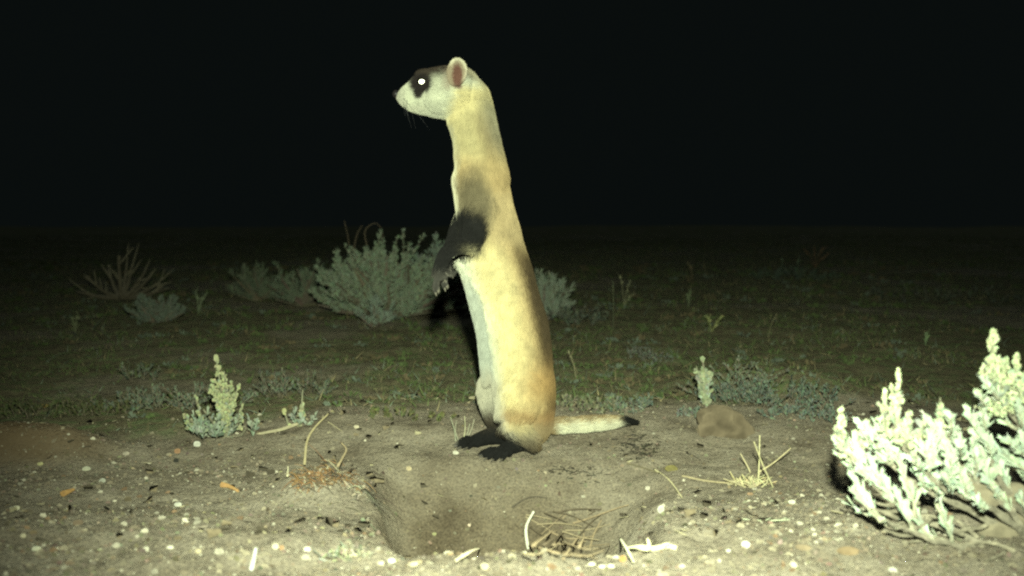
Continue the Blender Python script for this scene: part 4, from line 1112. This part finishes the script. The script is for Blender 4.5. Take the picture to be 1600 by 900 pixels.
# tangle of dry twigs on the right bank: each its own twig
tw = [((836, 812), (875, 842), (905, 872)), ((858, 838), (890, 850), (925, 846)), ((832, 868), (862, 842), (884, 815)), ((850, 872), (880, 848), (930, 812)), ((880, 880), (905, 842), (925, 820)),
      ((828, 860), (858, 872), (892, 880)), ((870, 812), (900, 808), (940, 806)), ((905, 876), (912, 850), (902, 826)), ((922, 862), (928, 840), (940, 818)), ((840, 878), (866, 860), (900, 850)),
      ((895, 830), (920, 822), (962, 806), (982, 800)), ((866, 862), (888, 866), (915, 860))]
for i, pts in enumerate(tw):
    stick('twig', list(pts), .0011, .0006, (.30, .235, .14) if i % 3 else (.12, .095, .06), 'thin dry twig tangled with others on the right bank of the burrow', 'twig', lift=.002 + .002 * (i % 4))['group'] = 'tangled twigs on the right bank of the burrow'
for k in range(20):
    u0, v0 = rng.uniform(838, 935), rng.uniform(815, 878); a = rng.choice([-.6, .45, .9, -.3]) + rng.normal(0, .2); L_ = rng.uniform(18, 38)
    pts = [(u0 - math.cos(a) * L_, min(880, v0 + math.sin(a) * L_ * .6)), (u0, v0 + rng.normal(0, 2)), (u0 + math.cos(a) * L_, max(806, min(880, v0 - math.sin(a) * L_ * .6)))]
    stick('twig', pts, .0008, .0004, [(.24, .19, .115), (.10, .08, .05), (.34, .28, .17)][k % 3], 'thin dry twig tangled with others on the right bank of the burrow', 'twig', lift=.001 + .0022 * (k % 5))['group'] = 'tangled twigs on the right bank of the burrow'
# root fringe and fibres on the left lump
fm = MB(); f2 = MB()
for k in range(1500):
    t = rng.random(); u = np.interp(t, [0, .3, .6, .85, 1], [468, 505, 545, 566, 560]); v = np.interp(t, [0, .3, .6, .85, 1], [752, 745, 742, 775, 850])
    p = gp(u + rng.normal(0, 9), v + rng.normal(0, 8)); up_ = t < .5
    d = np.array([rng.normal(.25 if t > .5 else 0, .5), rng.normal(-.4, .3), rng.normal(.15 if up_ else -.9, .5)]); L_ = rng.uniform(.004, .016) * (1.5 if t > .6 else 1)
    q = spline([p, p + d * L_ * .5, p + d * L_ + np.array([0, 0, -L_ * .3])], 5)
    c_ = ((.24, .14, .06) if t < .72 else (.20, .19, .14)) if rng.random() < .45 else (.46, .42, .28) if rng.random() < .22 else (.11, .095, .065)
    fm.tube(q, [.0005, .00048, .0004, .0003, .0002], jitcol(c_, 1, .2)[0], 3, False)
tag(fm.build('root_fringe', M_straw), 'matted rusty roots and fibres fringing the left lip of the burrow', 'roots', kind='stuff')
stick('straw', [(449, 752), (450, 742), (450, 736)], .0010, .0007, (.60, .56, .36), 'short upright pale straw left of the root lump', 'straw', lift=.004)
# fine black litter right of the tail
lm = MB()
for k in range(230):
    if k < 150: u, v = rng.normal(1003, 20), rng.normal(700, 9)
    else: u, v = rng.normal(900, 25), rng.normal(738, 6)
    p = gp(u, v) + np.array([0, 0, .0008]); a = rng.uniform(0, 2 * PI); L_ = rng.uniform(.002, .008); d = np.array([math.cos(a), math.sin(a), rng.uniform(0, .35)])
    lm.tube(spline([p, p + d * L_], 3), .00045, jitcol((.06, .055, .04), 1, .3)[0], 3)
tag(lm.build('litter', M_bark), 'dark shredded plant litter on the soil right below the tail', 'litter', kind='stuff')
# grey twiggy dark clump at bottom rim with shadowed gap
c = gp(545, 868); root = empty('dead_clump', c); tag(root, 'grey lichen-like dead tuft over the dark gap on the near rim', 'dead tuft'); m_ = MB()
for k in range(150):
    a = rng.uniform(0, PI); q0 = c + np.array([rng.normal(0, .0055), rng.normal(0, .004), -.002]); q1 = q0 + np.array([math.cos(a) * .009, rng.normal(0, .004), math.sin(a) * rng.uniform(.004, .010)])
    m_.tube(spline([q0, (q0 + q1) / 2, q1], 4), .0007, jitcol((.27, .26, .18), 1, .3)[0], 4)
m_.build('twigs', M_bark, root)['kind'] = 'stuff'

# ------------------------------------------------------------------ near sagebrush at right
Yb = 0.80
rootp = on(.395, .80)
sage = empty('sagebrush', rootp); tag(sage, 'nearest sagebrush at the right edge, brilliantly lit with tall flower spikes', 'sagebrush')
LM = raw_mesh('leaf', LEAF_V * np.array([.72, 1, 1]) * .0135, LEAF_T, np.full((len(LEAF_V), 3), 1) * np.array([.55, .63, .47])); LM.materials.append(M_leaf)
LN = raw_mesh('leaf', (LEAF_V * np.array([.50, 1, 1])) * .0165, LEAF_T, np.full((len(LEAF_V), 3), 1) * np.array([.51, .60, .44])); LN.materials.append(M_leaf)
leafc = [0]; folb = MB()
def B(u, v, dy=0): return at(u, v, Yb + dy)
def leaf_obj(P, D, s):
    me = LM if rng.random() < .6 else LN
    M3 = orient(D[None], s)[0]; M4 = Matrix([[*M3[0], P[0]], [*M3[1], P[1]], [*M3[2], P[2]], [0, 0, 0, 1]])
    o = bpy.data.objects.new('leaf', me); COL.objects.link(o); o.parent = sage
    M4[0][3] -= sage.location.x; M4[1][3] -= sage.location.y; M4[2][3] -= sage.location.z
    o.matrix_local = M4; leafc[0] += 1
def twig_leaves(q, n, size=.0130, spread=.55):
    for j in range(n):
        t = .2 + .8 * (j + rng.random()) / n; i = min(int(t * (len(q) - 1)), len(q) - 2); tg = q[i + 1] - q[i]; x, y_, z_ = frame(tg); a = rng.uniform(0, 2 * PI)
        D = (x * math.cos(a) + y_ * math.sin(a)) * spread * rng.uniform(.3, 1) + z_ + np.array([0, 0, .25]); P = q[i] + (q[i + 1] - q[i]) * (t * (len(q) - 1) - i)
        if leafc[0] < 300 and rng.random() < .32: leaf_obj(P, D, rng.uniform(.75, 1.15))
        else: folb.inst(LEAF_V, LEAF_T, orient(D[None], size * rng.uniform(.7, 1.2), wid=rng.uniform(.5, .85)), P[None], jitcol((.51, .60, .44), 1, .18))
BW = (.30, .275, .20)
main = [([(1660, 905), (1600, 880), (1500, 835), (1420, 800), (1352, 745), (1326, 705), (1314, 690)], .0075, .0012, -.01),
        ([(1660, 900), (1590, 845), (1520, 800), (1450, 770), (1400, 735), (1372, 690), (1352, 662)], .007, .0012, .025),
        ([(1640, 880), (1560, 800), (1490, 770), (1440, 730), (1410, 690), (1396, 665)], .0065, .0014, 0),
        ([(1640, 880), (1580, 800), (1530, 755), (1490, 710), (1470, 665)], .0065, .0014, .01),
        ([(1650, 880), (1600, 800), (1560, 740), (1535, 690), (1536, 640), (1546, 600)], .0075, .0016, .02),
        ([(1660, 880), (1630, 800), (1612, 720), (1590, 660), (1568, 628)], .007, .0016, 0),
        ([(1680, 880), (1650, 780), (1640, 700), (1625, 640)], .007, .0016, .03),
        ([(1640, 890), (1560, 865), (1480, 850), (1420, 828), (1380, 812)], .006, .001, -.03)]
paths = []
for pts, r0, r1, dy in main:
    q = spline([B(u, v, dy * min(1, i / 2)) for i, (u, v) in enumerate(pts)], 24); q += rng.normal(0, .0007, q.shape); paths.append(q)
    V, T = tube(q, np.linspace(r0 * .48, r1 * .9, 24) * (1 + .18 * rng.normal(0, 1, 24)), 8); mk('branch', V, T, M_bark, sage, cols=np.array(BW) * rng.uniform(.85, 1.15))
# side twigs with leaves
TIPS = []
for (u, v, n_) in [(1312, 700, 16), (1322, 720, 16), (1335, 700, 18), (1350, 668, 16), (1345, 735, 16), (1338, 755, 14), (1362, 700, 18), (1372, 670, 16), (1360, 730, 18), (1352, 680, 12), (1340, 775, 10),
                   (1330, 790, 8), (1382, 760, 16), (1405, 785, 12), (1378, 690, 14), (1395, 700, 18), (1412, 680, 18), (1430, 690, 18), (1425, 720, 18), (1445, 705, 20), (1455, 690, 20), (1455, 660, 14), (1485, 655, 16), (1470, 690, 24), (1490, 680, 24),
                   (1500, 700, 24), (1485, 720, 24), (1510, 720, 24), (1525, 680, 22), (1515, 655, 18), (1540, 690, 22), (1555, 700, 22), (1535, 720, 22), (1560, 730, 20), (1575, 690, 20), (1500, 740, 22), (1480, 750, 20), (1455, 735, 22), (1460, 760, 18),
                   (1590, 720, 18), (1600, 690, 18), (1535, 650, 16), (1532, 620, 14), (1540, 600, 14), (1590, 640, 18), (1610, 660, 18), (1600, 740, 16), (1550, 640, 16), (1575, 650, 12), (1620, 700, 16), (1640, 660, 16), (1650, 720, 16),
                   (1420, 800, 10), (1440, 815, 8), (1400, 805, 8), (1470, 800, 8), (1530, 790, 10), (1560, 770, 10), (1595, 780, 10), (1505, 765, 14), (1545, 755, 14), (1520, 700, 20), (1475, 700, 20), (1435, 745, 16), (1410, 740, 14)]:
    tip = B(u, v, rng.normal(0, .022)); best = None
    for q in paths:
        d2 = np.linalg.norm((q - tip) * np.array([1, .3, 1]) - np.array([.012, 0, -.018]), axis=1); i = int(np.argmin(d2))
        if best is None or d2[i] < best[0]: best = (d2[i], q[i])
    s = best[1]; q = spline([s, (s + tip) / 2 + np.array([.003, 0, -.004]), tip], 6); TIPS.append(q)
    V, T = tube(q, np.linspace(.0019, .0008, 6), 5); mk('twig', V, T, M_bark, sage, cols=(.40, .40, .28)); twig_leaves(q, int(n_ * 1.8))
for (a, b, rad, nb_, dy) in [((1314, 700), (1316, 633), .0040, 80, 0), ((1398, 690), (1404, 578), .0046, 130, 0), ((1386, 682), (1383, 608), .0038, 80, .01), ((1400, 660), (1392, 600), .003, 50, .01), ((1418, 700), (1420, 640), .0045, 80, -.01), ((1432, 690), (1446, 655), .0035, 40, 0),
                             ((1470, 670), (1469, 621), .0034, 60, .01), ((1542, 650), (1553, 515), .0062, 210, .01), ((1548, 640), (1560, 555), .0055, 130, 0), ((1540, 650), (1537, 570), .0045, 90, .02), ((1568, 640), (1572, 560), .0058, 150, 0),
                             ((1580, 640), (1590, 553), .0052, 130, .01), ((1592, 650), (1600, 580), .005, 100, -.01), ((1560, 650), (1566, 590), .005, 100, -.01), ((1335, 720), (1336, 672), .0045, 60, 0), ((1352, 700), (1354, 655), .0045, 60, .01), ((1612, 640), (1616, 560), .005, 90, 0), ((1323, 712), (1312, 668), .0035, 50, -.01)]:
    spike_part(sage, B(*a, dy), B(*b, dy), rad * 1.0, int(nb_ * 2.6), .0013, (.50, .55, .33), 14, .009)
folb.build('foliage', M_leaf, sage)['kind'] = 'stuff'
# dead twigs and soil caught under the bush
for k in range(30):
    u0, v0 = rng.uniform(1400, 1600), 0; v0 = 800 + (u0 - 1400) * .38 + rng.normal(0, 14)
    a = B(u0, v0, rng.normal(-.01, .02)); b = a + np.array([-.012 - .02 * rng.random(), rng.normal(0, .008), rng.normal(.004, .006)])
    V, T = tube(spline([a, (a + b) / 2 + rng.normal(0, .002, 3), b], 6), np.linspace(.0018, .0006, 6), 5); mk('dead_twig', V, T, M_bark, sage, cols=np.array((.34, .31, .22)) * rng.uniform(.7, 1.2))
for (u, v, ru, rv) in [(1530, 770, 30, 26), (1580, 830, 44, 26), (1500, 850, 40, 16), (1590, 775, 26, 18)]:
    V, T = ico_rock(3, int(u), (1, .8, 1), .5); s = Yb / F_PX; V = V * np.array([ru * s, .022, rv * s])
    mk('soil_clump', V + B(u, v, .02), T, M_clod, sage, cols=(.30, .265, .18), smooth=True)
